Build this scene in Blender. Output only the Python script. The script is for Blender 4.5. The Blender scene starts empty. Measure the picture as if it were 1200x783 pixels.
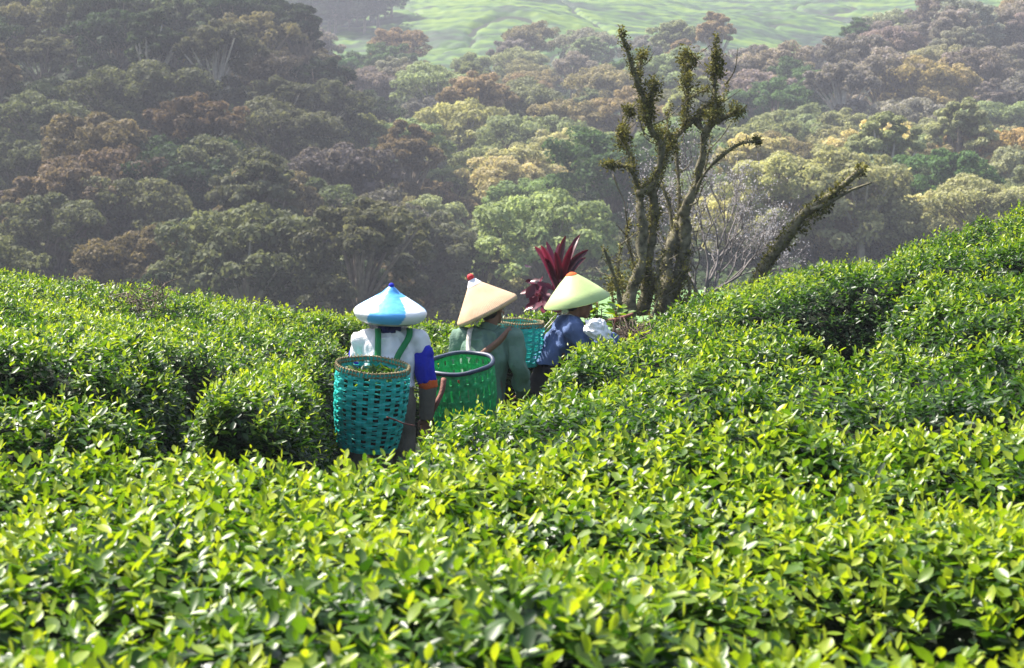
import bpy, math, random
import numpy as np
from mathutils import Vector, Matrix, Euler

C = bpy.context.scene
COL = C.collection
R = math.radians
rng = np.random.default_rng(7)
random.seed(7)

# ------------------------------------------------------------------ camera, light, exposure
CAMZ, F, PITCH = 1.65, 2000.0, math.atan(87.5 / 2000)
cd = bpy.data.cameras.new('camera'); cam = bpy.data.objects.new('camera', cd); COL.objects.link(cam)
cam.location = (0, 0, CAMZ); cam.rotation_euler = (math.pi / 2 - PITCH, 0, 0)
cd.sensor_width = 36; cd.lens = 60; cd.clip_start = 0.05; cd.clip_end = 4000
cd.dof.use_dof = True; cd.dof.focus_distance = 11.5; cd.dof.aperture_fstop = 6.7
C.camera = cam

SUN_EL, SUN_AZ = R(56), R(-60)          # azimuth from +y (away from the camera), negative is to the left
sdir = Vector((math.sin(SUN_AZ) * math.cos(SUN_EL), math.cos(SUN_AZ) * math.cos(SUN_EL), math.sin(SUN_EL)))
w = bpy.data.worlds.new('World'); C.world = w; w.use_nodes = True
wn = w.node_tree
bg = wn.nodes['Background']; sky = wn.nodes.new('ShaderNodeTexSky')
sky.sky_type = 'NISHITA'; sky.sun_disc = False; sky.sun_elevation = SUN_EL; sky.sun_rotation = SUN_AZ
sky.air_density = 1.0; sky.dust_density = 2.5; sky.ozone_density = 1.0
wn.links.new(sky.outputs[0], bg.inputs[0]); bg.inputs[1].default_value = 0.08
sl = bpy.data.lights.new('sun', 'SUN'); so = bpy.data.objects.new('sun', sl); COL.objects.link(so)
sl.energy = 5.0; sl.angle = R(0.6); sl.color = (1.0, 0.94, 0.84)
so.rotation_euler = sdir.to_track_quat('Z', 'Y').to_euler()
C.view_settings.view_transform = 'Standard'; C.view_settings.look = 'None'
C.view_settings.exposure = 1.72; C.view_settings.gamma = 1.0
C.view_settings.use_curve_mapping = False
C.cycles.use_denoising = True
C.cycles.max_bounces = 8; C.cycles.volume_bounces = 0; C.cycles.transparent_max_bounces = 8

# ------------------------------------------------------------------ small helpers
def px(u, v, d):
    """A point of the 1200 x 783 photograph at depth y = d."""
    a, b = (u - 600) / F, (391.5 - v) / F
    t = d / (math.cos(PITCH) + b * math.sin(PITCH))
    return Vector((t * a, d, CAMZ + t * (-math.sin(PITCH) + b * math.cos(PITCH))))
def proj(x, y, z):
    dz = z - CAMZ
    f = y * math.cos(PITCH) - dz * math.sin(PITCH); up = y * math.sin(PITCH) + dz * math.cos(PITCH)
    return 600 + F * x / f, 391.5 - F * up / f

def _h(ix, iy, iz, seed):
    n = (ix * 374761393 + iy * 668265263 + iz * 2147483647 + seed * 974634777) & 0xffffffff
    n = ((n ^ (n >> 13)) * 1274126177) & 0xffffffff
    return ((n ^ (n >> 16)) & 0xffff) / 65535.0
def noise3(x, y, z, seed=0):
    x, y, z = np.broadcast_arrays(np.asarray(x, float), np.asarray(y, float), np.asarray(z, float))
    ix, iy, iz = (np.floor(a).astype(np.int64) for a in (x, y, z))
    fx, fy, fz = x - ix, y - iy, z - iz
    fx, fy, fz = (f * f * (3 - 2 * f) for f in (fx, fy, fz))
    out = 0
    for dx in (0, 1):
        for dy in (0, 1):
            for dz in (0, 1):
                wgt = (fx if dx else 1 - fx) * (fy if dy else 1 - fy) * (fz if dz else 1 - fz)
                out = out + wgt * _h(ix + dx, iy + dy, iz + dz, seed)
    return out * 2 - 1
def fbm(x, y, z=0.0, oct=3, seed=0):
    s, a, f = 0, 1.0, 1.0
    for i in range(oct):
        s = s + a * noise3(np.asarray(x) * f, np.asarray(y) * f, np.asarray(z) * f, seed + i * 17)
        a *= .5; f *= 2.03
    return s
def sstep(a, b, x):
    t = np.clip((np.asarray(x, float) - a) / (b - a), 0, 1); return t * t * (3 - 2 * t)
def unit(v):
    return v / np.maximum(np.linalg.norm(v, axis=-1, keepdims=True), 1e-9)

def np_mesh(name, verts, loops, sizes, attrs=None, smooth=False):
    me = bpy.data.meshes.new(name)
    verts = np.ascontiguousarray(verts, np.float32); loops = np.ascontiguousarray(loops, np.int32); sizes = np.asarray(sizes, np.int32)
    me.vertices.add(len(verts)); me.vertices.foreach_set('co', verts.ravel())
    me.loops.add(len(loops)); me.loops.foreach_set('vertex_index', loops)
    me.polygons.add(len(sizes))
    starts = np.concatenate([[0], np.cumsum(sizes)[:-1]]).astype(np.int32)
    me.polygons.foreach_set('loop_start', starts); me.polygons.foreach_set('loop_total', sizes)
    me.polygons.foreach_set('use_smooth', np.full(len(sizes), smooth, bool))
    for k, a in (attrs or {}).items():
        a = np.asarray(a, np.float32)
        if a.ndim == 1:
            at = me.attributes.new(k, 'FLOAT', 'POINT'); at.data.foreach_set('value', a)
        else:
            at = me.attributes.new(k, 'FLOAT_COLOR', 'POINT')
            at.data.foreach_set('color', np.concatenate([a, np.ones((len(a), 1), np.float32)], 1).astype(np.float32).ravel())
    me.update(calc_edges=True)
    return me
class MB:
    """Collects pieces of ONE mesh."""
    def __init__(s): s.v, s.l, s.n, s.k, s.t = [], [], [], 0, []
    def add(s, v, faces, tone=0.5):
        v = np.asarray(v, float)
        for f in faces:
            s.l.extend(int(i) + s.k for i in f); s.n.append(len(f))
        s.v.append(v); s.k += len(v)
        s.t.append(np.broadcast_to(np.asarray(tone, float), (len(v),)))
    def add_np(s, v, loops, sizes, tone):
        s.l.extend((np.asarray(loops) + s.k).tolist()); s.n.extend(np.asarray(sizes).tolist())
        s.v.append(v); s.k += len(v); s.t.append(np.broadcast_to(np.asarray(tone, float), (len(v),)))
    def mesh(s, name, smooth=True):
        return np_mesh(name, np.concatenate(s.v), s.l, s.n, {'tone': np.concatenate(s.t)}, smooth)
    def build(s, name, m, parent=None, smooth=True): return link(name, s.mesh(name, smooth), m, parent)
def link(name, me, m, parent=None):
    o = bpy.data.objects.new(name, me); COL.objects.link(o)
    if m is not None:
        if len(me.materials) == 0: me.materials.append(m)
    if parent is not None: o.parent = parent
    return o
def tag(o, label=None, cat=None, group=None, kind=None):
    for k, v in (('label', label), ('category', cat), ('group', group), ('kind', kind)):
        if v: o[k] = v
    return o
def empty(name, loc=(0, 0, 0), rz=0.0):
    o = bpy.data.objects.new(name, None); COL.objects.link(o); o.location = loc; o.rotation_euler = (0, 0, rz)
    o.empty_display_size = .1
    return o
def thing(name, label, cat, loc=(0, 0, 0), rz=0.0, group=None): return tag(empty(name, loc, rz), label, cat, group)

def tube_np(pts, rad, sides=8, wob=0.0, seed=0, cap=True):
    pts = np.asarray([tuple(p) for p in pts], float); rad = np.asarray(rad, float)
    n = len(pts); T = np.gradient(pts, axis=0); T = unit(T)
    ref = np.array([0.0, 0.0, 1.0]) if abs(T[0][2]) < .9 else np.array([1.0, 0.0, 0.0])
    U = np.zeros_like(pts); u = unit(np.cross(T[0], ref))
    for i in range(n):
        u = u - T[i] * np.dot(u, T[i]); u = u / max(np.linalg.norm(u), 1e-9); U[i] = u
    V = np.cross(T, U)
    a = np.linspace(0, 2 * np.pi, sides, endpoint=False)
    ring = pts[:, None] + rad[:, None, None] * (np.cos(a)[None, :, None] * U[:, None] + np.sin(a)[None, :, None] * V[:, None])
    if wob:
        k = noise3(ring[..., 0] * 9 + seed, ring[..., 1] * 9, ring[..., 2] * 6, seed) + .6 * noise3(ring[..., 0] * 25, ring[..., 1] * 25, ring[..., 2] * 16, seed + 3)
        ring = ring + (ring - pts[:, None]) * (k * wob)[..., None]
    v = ring.reshape(-1, 3); f = []
    for i in range(n - 1):
        for j in range(sides):
            k = (j + 1) % sides
            f.append((i * sides + j, i * sides + k, (i + 1) * sides + k, (i + 1) * sides + j))
    if cap: f.append(tuple(range(sides))[::-1]); f.append(tuple((n - 1) * sides + j for j in range(sides)))
    return v, f
def curve_pts(pts, step):
    """Catmull-Rom through the points."""
    p = np.asarray([tuple(q) for q in pts], float)
    if len(p) < 3:
        n = max(2, int(np.linalg.norm(p[-1] - p[0]) / step)); t = np.linspace(0, 1, n + 1)[:, None]
        return p[0] * (1 - t) + p[-1] * t, t[:, 0]
    e = np.vstack([2 * p[0] - p[1], p, 2 * p[-1] - p[-2]]); out, par = [], []
    for i in range(len(p) - 1):
        a, b, c, d = e[i:i + 4]; n = max(2, int(np.linalg.norm(c - b) / step))
        for t in np.arange(n) / n:
            out.append(.5 * (2 * b + (c - a) * t + (2 * a - 5 * b + 4 * c - d) * t * t + (3 * b - a - 3 * c + d) * t ** 3)); par.append((i + t) / (len(p) - 1))
    out.append(p[-1]); par.append(1.0)
    return np.array(out), np.array(par)

# ------------------------------------------------------------------ materials
def mat(name, col, rough=.6, spec=.4, var=.25, scale=8.0, bump=0.0, bscale=40.0, sheen=0.0):
    m = bpy.data.materials.new(name); m.use_nodes = True; nt = m.node_tree; b = nt.nodes['Principled BSDF']
    tc = nt.nodes.new('ShaderNodeTexCoord'); nz = nt.nodes.new('ShaderNodeTexNoise')
    nz.inputs['Scale'].default_value = scale; nz.inputs['Detail'].default_value = 6
    nt.links.new(tc.outputs['Object'], nz.inputs['Vector'])
    cr = nt.nodes.new('ShaderNodeValToRGB')
    cr.color_ramp.elements[0].position = .3; cr.color_ramp.elements[1].position = .7
    cr.color_ramp.elements[0].color = (*[c * (1 - var) for c in col], 1); cr.color_ramp.elements[1].color = (*[min(1, c * (1 + var)) for c in col], 1)
    nt.links.new(nz.outputs['Fac'], cr.inputs[0]); nt.links.new(cr.outputs[0], b.inputs['Base Color'])
    b.inputs['Roughness'].default_value = rough; b.inputs['Specular IOR Level'].default_value = spec
    if sheen: b.inputs['Sheen Weight'].default_value = sheen
    if bump:
        n2 = nt.nodes.new('ShaderNodeTexNoise'); n2.inputs['Scale'].default_value = bscale; n2.inputs['Detail'].default_value = 5
        bp = nt.nodes.new('ShaderNodeBump'); bp.inputs['Strength'].default_value = bump; bp.inputs['Distance'].default_value = .02
        nt.links.new(tc.outputs['Object'], n2.inputs['Vector']); nt.links.new(n2.outputs['Fac'], bp.inputs['Height']); nt.links.new(bp.outputs[0], b.inputs['Normal'])
    return m
def attr_mat(name, stops, rough=.4, spec=.5, trans=.35, tcol=(1.25, 1.15, .5), objcol=False, attr='tone'):
    """Colour from a per-leaf attribute (leaf age, kind, painted shade), part of the light passes through."""
    m = bpy.data.materials.new(name); m.use_nodes = True; nt = m.node_tree; b = nt.nodes['Principled BSDF']; out = nt.nodes['Material Output']
    at = nt.nodes.new('ShaderNodeAttribute'); at.attribute_name = attr
    cr = nt.nodes.new('ShaderNodeValToRGB'); e = cr.color_ramp.elements
    e[0].position = stops[0][0]; e[0].color = (*stops[0][1], 1); e[1].position = stops[-1][0]; e[1].color = (*stops[-1][1], 1)
    for p, c in stops[1:-1]: q = e.new(p); q.color = (*c, 1)
    nt.links.new(at.outputs['Fac'], cr.inputs[0]); colour = cr.outputs[0]
    if objcol:
        oi = nt.nodes.new('ShaderNodeObjectInfo'); mx = nt.nodes.new('ShaderNodeMix'); mx.data_type = 'RGBA'; mx.blend_type = 'MULTIPLY'
        mx.inputs['Factor'].default_value = 1; nt.links.new(colour, mx.inputs['A']); nt.links.new(oi.outputs['Color'], mx.inputs['B']); colour = mx.outputs['Result']
    nt.links.new(colour, b.inputs['Base Color']); b.inputs['Roughness'].default_value = rough; b.inputs['Specular IOR Level'].default_value = spec
    if trans:
        t = nt.nodes.new('ShaderNodeBsdfTranslucent'); m2 = nt.nodes.new('ShaderNodeMix'); m2.data_type = 'RGBA'; m2.blend_type = 'MULTIPLY'
        m2.inputs['Factor'].default_value = 1; m2.inputs['B'].default_value = (*tcol, 1)
        nt.links.new(colour, m2.inputs['A']); nt.links.new(m2.outputs['Result'], t.inputs['Color'])
        mix = nt.nodes.new('ShaderNodeMixShader'); mix.inputs[0].default_value = trans
        nt.links.new(b.outputs[0], mix.inputs[1]); nt.links.new(t.outputs[0], mix.inputs[2]); nt.links.new(mix.outputs[0], out.inputs['Surface'])
    return m
M = {}
M['tea'] = attr_mat('tea_leaf', [(0, (.012, .040, .009)), (.3, (.030, .085, .012)), (.55, (.095, .19, .016)), (.8, (.25, .345, .026)), (1, (.38, .44, .036))],
                    rough=.40, spec=.5, trans=.45, tcol=(1.25, 1.25, .4))
M['tea_core'] = mat('tea_shade_core', (.008, .014, .005), .9, .2, .5, 30, .6, 60)  # near black colour imitates the deep shade inside the hedges
M['soil'] = mat('soil', (.050, .034, .022), .95, .2, .45, 6, .6, 30)
M['ground'] = mat('ground', (.014, .022, .009), .95, .2, .5, .35, .5, 3)
M['crown'] = attr_mat('tree_leaf', [(0, (.45, .48, .42)), (1, (1.5, 1.46, 1.38))], rough=.7, spec=.15, trans=.42, tcol=(1.15, 1.15, .75), objcol=True)
M['trunk'] = mat('forest_bark', (.16, .13, .10), .9, .2, .4, 3, .3, 10)
M['pale_trunk'] = mat('pale_bark', (.42, .38, .32), .9, .2, .3, 3, .3, 10)
M['bark'] = mat('mossy_bark', (.155, .14, .09), .9, .25, .65, 14, .8, 60)
M['moss'] = attr_mat('moss', [(0, (.035, .038, .014)), (.5, (.12, .12, .035)), (1, (.28, .27, .08))], rough=.8, spec=.2, trans=.2)
M['twigs'] = mat('pale_twigs', (.19, .17, .16), .9, .2, .25, 10)
M['teal'] = mat('teal_strapping', (.018, .46, .41), .42, .5, .22, 25, .15, 80)
M['green_plastic'] = mat('green_strapping', (.03, .42, .15), .4, .5, .3, 22, .15, 60)
M['cane'] = mat('cane_rim', (.30, .24, .13), .7, .3, .6, 60, .4, 120)
M['navy_rim'] = mat('navy_rim', (.030, .045, .085), .45, .5, .25, 30)
M['skin'] = mat('skin', (.22, .105, .060), .5, .4, .12, 10)
M['hair'] = mat('hair', (.012, .010, .012), .5, .4, .2, 30)
M['white_cloth'] = mat('white_cloth', (.78, .77, .80), .85, .2, .05, 12, .25, 90, .1)
M['blue_cloth'] = mat('royal_blue_cloth', (.022, .030, .42), .8, .2, .15, 12, .25, 90)
M['navy_cloth'] = mat('navy_cloth', (.012, .016, .085), .8, .2, .2, 12, .2, 90)
M['orange_cloth'] = mat('orange_cloth', (.62, .11, .025), .8, .2, .1, 12, .2, 90)
M['grey_cloth'] = mat('grey_brown_cloth', (.17, .145, .12), .9, .2, .2, 12, .3, 90)
M['green_cloth'] = mat('grey_green_cloth', (.135, .215, .165), .85, .2, .15, 10, .3, 70)
M['denim'] = mat('denim', (.10, .15, .30), .85, .2, .2, 14, .3, 90)
M['dark_cloth'] = mat('dark_cloth', (.025, .024, .024), .9, .2, .2, 14)
M['green_strap'] = mat('green_strap', (.01, .20, .06), .6, .3, .1, 30)
M['white_strap'] = mat('worn_white_strap', (.60, .55, .48), .7, .3, .35, 40)
M['leather'] = mat('brown_leather', (.26, .13, .085), .55, .4, .2, 30, .2, 80)
M['straw'] = mat('tan_straw', (.66, .44, .27), .65, .3, .16, 10, .25, 120)
def woven(m, n=110, rings=150):
    nt = m.node_tree; b = nt.nodes['Principled BSDF']; tc = nt.nodes.new('ShaderNodeTexCoord'); g_ = nt.nodes.new('ShaderNodeTexGradient'); g_.gradient_type = 'RADIAL'
    nt.links.new(tc.outputs['Object'], g_.inputs[0]); sx = nt.nodes.new('ShaderNodeSeparateXYZ'); nt.links.new(tc.outputs['Object'], sx.inputs[0])
    def mth(op, a, v):
        q = nt.nodes.new('ShaderNodeMath'); q.operation = op; nt.links.new(a, q.inputs[0]); q.inputs[1].default_value = v; return q.outputs[0]
    s1 = mth('SINE', mth('MULTIPLY', g_.outputs['Fac'], 2 * math.pi * n), 0); s2 = mth('SINE', mth('MULTIPLY', sx.outputs['Z'], 2 * math.pi * rings), 0)
    ad = nt.nodes.new('ShaderNodeMath'); ad.operation = 'ADD'; nt.links.new(s1, ad.inputs[0]); nt.links.new(s2, ad.inputs[1])
    bp = nt.nodes.new('ShaderNodeBump'); bp.inputs['Strength'].default_value = .35; bp.inputs['Distance'].default_value = .003
    nt.links.new(ad.outputs[0], bp.inputs['Height']); nt.links.new(bp.outputs[0], b.inputs['Normal'])
woven(M['straw'])
M['lime_hat'] = mat('pale_green_lacquer', (.46, .58, .24), .5, .4, .12, 7, .1, 60)
M['red'] = mat('red_bobble', (.65, .04, .05), .7, .3, .1, 20)
M['hat_inside'] = mat('hat_inside', (.22, .17, .10), .8, .2, .3, 20)
M['plastic_bag'] = mat('white_bag', (.88, .88, .88), .45, .4, .06, 20, .3, 40)
M['cordyline'] = attr_mat('red_leaf', [(0, (.020, .004, .010)), (.5, (.085, .007, .018)), (1, (.22, .045, .085))], rough=.3, spec=.5, trans=.3, tcol=(1.3, .8, .9))
M['stick'] = mat('red_brown_stick', (.19, .075, .055), .7, .3, .3, 20, .3, 60)

# ------------------------------------------------------------------ terrain
def near_h(x, y):
    s = np.interp(y, [5, 8, 10, 12, 14, 16.5, 20], [.01, .05, .12, .16, .215, .262, .262])
    right = s * (np.log1p(np.exp(np.clip((x - .55) * 4, -30, 30))) / 4)
    s2 = np.interp(y, [5, 7, 12, 15, 18, 20], [.06, .10, .10, .115, .122, .122])
    left = s2 * (np.log1p(np.exp(np.clip((-1.1 - x) * 4, -30, 30))) / 4)
    trough = -.15 * np.exp(-((x + .45) / .75) ** 2) * sstep(6.3, 8, y) * (1 - sstep(13.2, 14.5, y))
    trough = trough - .08 * np.exp(-((x - .35) / .5) ** 2 - ((y - 13.5) / .8) ** 2)
    return right + left + trough + .02 * noise3(x * 1.3, y * 1.3, 0, 5)
def spur(x, y):
    xb = np.interp(y, [60, 110, 160, 200, 260, 330], [-5, -7.5, -11.5, -20, -38, -60])
    P = np.interp(y, [95, 105, 150, 200, 230, 300], [0, .6, 9.5, 17.5, 17, 5])
    return P * sstep(-6, 16, xb - x)
def far_h(x, y):
    z = np.interp(y, [60, 132, 160, 300, 335, 520, 700, 1100], [-.8, -.8, 2.0, 29, 36, 84, 130, 240])
    z = z + spur(x, y) - 5.5 * sstep(-2, 8, .045 * y - x) * (1 - sstep(120, 185, y))
    z = z + 5 * np.exp(-((x - 80) / 45) ** 2 - ((y - 285) / 60) ** 2) - 2 * np.exp(-((x - 5) / 30) ** 2 - ((y - 250) / 60) ** 2)
    amp = sstep(130, 200, y)
    return z + amp * (2.2 * fbm(x / 38.0, y / 38.0, 0, 2, 11)) + amp * sstep(300, 420, y) * 6 * noise3(x / 90.0, y / 110.0, 0, 3)
def terrain(x, y):
    x, y = np.broadcast_arrays(np.asarray(x, float), np.asarray(y, float))
    t = sstep(18.5, 62, y)
    return near_h(np.clip(x, -14, 14), np.clip(y, -5, 20)) * (1 - t) + far_h(x, y) * t
def hz(x, y): return float(terrain(x, y))

ys = np.concatenate([np.arange(-40, 0, 4), np.arange(0, 24, .2), np.arange(24, 62, 1.0), np.arange(62, 340, 3), np.arange(340, 1100, 12)])
xs = np.concatenate([np.arange(-620, -160, 20), np.arange(-160, -14, 4), np.arange(-14, -6, .7), np.arange(-6, 6, .2), np.arange(6, 14, .7), np.arange(14, 160, 4), np.arange(160, 640, 20)])
X, Y = np.meshgrid(xs, ys); Z = terrain(X, Y)
nx, ny = len(xs), len(ys)
idx = np.arange(nx * ny).reshape(ny, nx)
def grid_loops(idx): return np.stack([idx[:-1, :-1], idx[:-1, 1:], idx[1:, 1:], idx[1:, :-1]], -1).reshape(-1)
g = link('ground', np_mesh('ground', np.stack([X, Y, Z], -1).reshape(-1, 3), grid_loops(idx), np.full((nx - 1) * (ny - 1), 4), None, True), M['ground'])
tag(g, 'brown earth and undergrowth below the hedges and the forest', 'ground', kind='structure')
# a real soil colour near the hedges, litter further off
nt = M['ground'].node_tree; b = nt.nodes['Principled BSDF']; cr0 = [n for n in nt.nodes if n.type == 'VALTORGB'][0]

def sheet(name, x0, x1, y0, y1, step, inside, zoff, m, label, cat, seed, rows=False):
    xs = np.arange(x0, x1, step); ys = np.arange(y0, y1, step); X, Y = np.meshgrid(xs, ys)
    Zt = terrain(X, Y) + zoff(X, Y); k = inside(X, Y)
    idx = np.arange(X.size).reshape(X.shape)
    q = np.stack([idx[:-1, :-1], idx[:-1, 1:], idx[1:, 1:], idx[1:, :-1]], -1)
    keep = k[:-1, :-1] & k[1:, 1:] & k[1:, :-1] & k[:-1, 1:]; q = q[keep]
    used = np.unique(q); remap = np.full(X.size, -1); remap[used] = np.arange(len(used))
    v = np.stack([X, Y, Zt], -1).reshape(-1, 3)[used]
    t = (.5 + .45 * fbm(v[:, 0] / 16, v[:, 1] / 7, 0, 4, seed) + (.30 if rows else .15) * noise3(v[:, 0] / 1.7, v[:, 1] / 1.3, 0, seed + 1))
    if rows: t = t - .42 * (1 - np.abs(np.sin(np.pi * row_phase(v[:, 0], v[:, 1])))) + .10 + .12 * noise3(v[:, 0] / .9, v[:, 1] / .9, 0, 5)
    o = link(name, np_mesh(name, v, remap[q].ravel(), np.full(len(q), 4), {'tone': np.clip(t, 0, 1)}, True), m)
    return tag(o, label, cat, kind='structure')
M['far_tea'] = attr_mat('far_tea', [(0, (.004, .016, .004)), (.35, (.010, .040, .006)), (.6, (.036, .092, .006)), (1, (.10, .165, .008))], rough=.7, spec=.2, trans=0)
M['meadow'] = attr_mat('meadow_grass', [(0, (.11, .21, .07)), (1, (.16, .28, .10))], rough=.8, spec=.2, trans=0)
def row_phase(X, Y): return (Y + .12 * X + 9 * noise3(X / 40, Y / 40, 0, 8)) / 5.2
def rows_z(X, Y):
    ph = row_phase(X, Y)
    r = np.abs(np.sin(np.pi * ph)) ** .5
    return .4 + .5 * r + .35 * noise3(X / 1.6, Y / 1.6, 0, 21) - 1.6 * np.exp(-((fbm(X / 45, Y / 30, 0, 2, 40)) / .03) ** 2)
sheet('tea_field', -150, 210, 285, 540, .9, lambda X, Y: (fbm(X / 30, Y / 22, 0, 2, 9) * 14 + Y) > 288, rows_z, M['far_tea'],
      'bright green tea terraces high on the far hillside', 'field', 2, True)
sheet('meadow', -10, 36, 50, 150, .8, lambda X, Y: ((X - .085 * Y) / (.055 * Y)) ** 2 + ((Y - 90) / 40) ** 2 + .25 * noise3(X / 7, Y / 9, 0, 4) < 1,
      lambda X, Y: .25 + .15 * noise3(X / 2, Y / 2, 0, 6), M['meadow'], 'pale green meadow in the valley behind the mossy trees', 'field', 3)

# ------------------------------------------------------------------ leaves
def leaf_template(kind):
    """(width, length, height) of a leaf, unit length along y; faces."""
    if kind == 'hi':
        t = [0, .22, .5, .78, 1]; wd = [0, .30, .46, .34, 0]
        mid = [(0, a, -.06 * math.sin(math.pi * a)) for a in t]
        L = [(-wd[i] * .5, t[i], .05) for i in (1, 2, 3)]; Rr = [(wd[i] * .5, t[i], .05) for i in (1, 2, 3)]
        v = mid + L + Rr
        f = [(0, 1, 5), (1, 2, 6, 5), (2, 3, 7, 6), (3, 4, 7), (0, 8, 1), (1, 8, 9, 2), (2, 9, 10, 3), (3, 10, 4)]
    elif kind == 'mid':
        v = [(0, 0, 0), (0, .45, -.05), (0, 1, 0), (-.20, .35, .05), (-.16, .72, .04), (.20, .35, .05), (.16, .72, .04)]
        f = [(0, 1, 3), (1, 4, 3), (1, 2, 4), (0, 5, 1), (1, 5, 6), (1, 6, 2)]
    else:
        v = [(0, 0, 0), (-.22, .5, .04), (0, 1, 0), (.22, .5, .04)]
        f = [(0, 3, 2), (0, 2, 1)]
    return np.array(v, float), f
def leaves_np(P, L, N, size, tone, kind, curl, width=1.0):
    """Many leaves as arrays: base points, length directions, upper sides."""
    T, f = leaf_template(kind); n = len(P)
    L = unit(L); W = unit(np.cross(L, N)); N = np.cross(W, L)
    ly = T[:, 1][None, :]
    zz = T[:, 2][None, :] - curl[:, None] * ly ** 2
    v = P[:, None] + size[:, None, None] * ((T[:, 0][None, :] * np.broadcast_to(np.asarray(width, float), (n,))[:, None])[..., None] * W[:, None] + ly[..., None] * L[:, None] + zz[..., None] * N[:, None])
    nv = len(T); loops = np.concatenate([np.array(q) for q in f]); sizes = np.array([len(q) for q in f])
    lp = (loops[None] + nv * np.arange(n)[:, None]).ravel()
    return v.reshape(-1, 3), lp, np.tile(sizes, n), np.repeat(tone, nv)

def chaikin(p, n=2):
    p = np.asarray(p, float)
    for _ in range(n):
        q = np.roll(p, -1, 0); p = np.stack([.75 * p + .25 * q, .25 * p + .75 * q], 1).reshape(-1, 2)
    return p
def poly_sd(P, pts):
    """Signed distance of points to the polygon, positive inside."""
    A = P; B = np.roll(P, -1, 0)
    d = np.full(len(pts), 1e9); ins = np.zeros(len(pts), bool)
    for a, bb in zip(A, B):
        e = bb - a; wv = pts - a; t = np.clip((wv @ e) / (e @ e), 0, 1)
        d = np.minimum(d, np.hypot(*(wv - t[:, None] * e).T))
        c = ((a[1] > pts[:, 1]) != (bb[1] > pts[:, 1])) & (pts[:, 0] < (bb[0] - a[0]) * (pts[:, 1] - a[1]) / (bb[1] - a[1] + 1e-12) + a[0])
        ins ^= c
    return np.where(ins, d, -d)
def area2(p): return .5 * np.sum(p[:, 0] * np.roll(p[:, 1], -1) - np.roll(p[:, 0], -1) * p[:, 1])
HEDGE = 'tea hedges on the slope'
def hedge(label, poly, H=.86, shoots=250, kind='mid', wd=.34, amp=.06, seed=1, dips=(), tall=0.0, young=.12, size=.80, sidek=1.0, broad=1.1):
    r = np.random.default_rng(seed); P = chaikin(poly, 2)
    if area2(P) < 0: P = P[::-1]
    # an uneven outline
    nn = len(P); P = P + .05 * np.stack([noise3(P[:, 0] * 3, P[:, 1] * 3, 0, seed), noise3(P[:, 0] * 3, P[:, 1] * 3, 5, seed)], 1)
    def top(x, y):
        z = H + amp * 1.6 * fbm(x * 1.1, y * 1.1, 0, 2, seed) + amp * .7 * noise3(x * 4, y * 4, 0, seed + 2) + tall
        for (dx, dy, rr, dep) in dips: z = z - dep * np.exp(-((x - dx) ** 2 + (y - dy) ** 2) / rr ** 2)
        return z
    def prof(e): f = np.clip(e / wd, 0, 1); return (1 - (1 - f) ** 2.3) ** (1 / 2.3)
    lo, hi = P.min(0) - .05, P.max(0) + .05
    root = thing('tea_hedge', label, 'hedge', (float(P[:, 0].mean()), float(P[:, 1].mean()), hz(P[:, 0].mean(), P[:, 1].mean())), 0, HEDGE)
    off = np.array(root.location)
    # inner mound, its dark colour standing in for deep shade
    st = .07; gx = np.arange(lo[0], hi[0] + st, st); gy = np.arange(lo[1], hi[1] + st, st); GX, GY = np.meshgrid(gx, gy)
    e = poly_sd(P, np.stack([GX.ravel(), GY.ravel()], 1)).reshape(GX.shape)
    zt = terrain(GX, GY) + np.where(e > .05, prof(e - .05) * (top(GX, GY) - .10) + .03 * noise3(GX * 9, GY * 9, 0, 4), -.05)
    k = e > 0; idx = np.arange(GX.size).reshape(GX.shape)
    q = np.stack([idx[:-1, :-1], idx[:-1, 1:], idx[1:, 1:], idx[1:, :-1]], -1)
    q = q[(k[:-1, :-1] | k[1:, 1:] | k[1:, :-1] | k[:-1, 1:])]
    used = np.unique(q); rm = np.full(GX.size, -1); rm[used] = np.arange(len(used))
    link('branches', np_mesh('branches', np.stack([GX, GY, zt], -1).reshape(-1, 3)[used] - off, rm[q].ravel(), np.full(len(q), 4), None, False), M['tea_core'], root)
    # shoots on the top
    A = abs(area2(P)); nt_ = int(A * shoots * 1.25)
    p = r.uniform(lo, hi, (int(nt_ * np.prod(hi - lo) / A), 2)); ee = poly_sd(P, p); p = p[ee > .04 * wd]; ee = ee[ee > .04 * wd]
    keep = r.random(len(p)) < .8; p, ee = p[keep], ee[keep]
    # shoots on the sides
    seg = np.roll(P, -1, 0) - P; ln = np.hypot(*seg.T); per = ln.sum(); ns = int(per * H * shoots * sidek)
    cum = np.concatenate([[0], np.cumsum(ln)]); s = r.random(ns) * per; i = np.clip(np.searchsorted(cum, s) - 1, 0, nn - 1)
    q0 = P[i] + seg[i] * ((s - cum[i]) / ln[i])[:, None]; nin = np.stack([-seg[i][:, 1], seg[i][:, 0]], 1) / ln[i][:, None]
    h = 1 - r.random(ns) ** 1.2 * .8
    es = wd * (1 - (1 - h ** 2.3) ** (1 / 2.3)) + .005
    ps = q0 + nin * es[:, None]
    x = np.concatenate([p[:, 0], ps[:, 0]]); y = np.concatenate([p[:, 1], ps[:, 1]])
    fr = np.concatenate([prof(ee), h])
    z = terrain(x, y) + fr * top(x, y)
    # outward normals
    de = .04
    gxn = (poly_sd(P, np.stack([x + de, y], 1)) - poly_sd(P, np.stack([x - de, y], 1))) / (2 * de)
    gyn = (poly_sd(P, np.stack([x, y + de], 1)) - poly_sd(P, np.stack([x, y - de], 1))) / (2 * de)
    side = np.clip(1 - fr, 0, 1) ** .6
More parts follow.
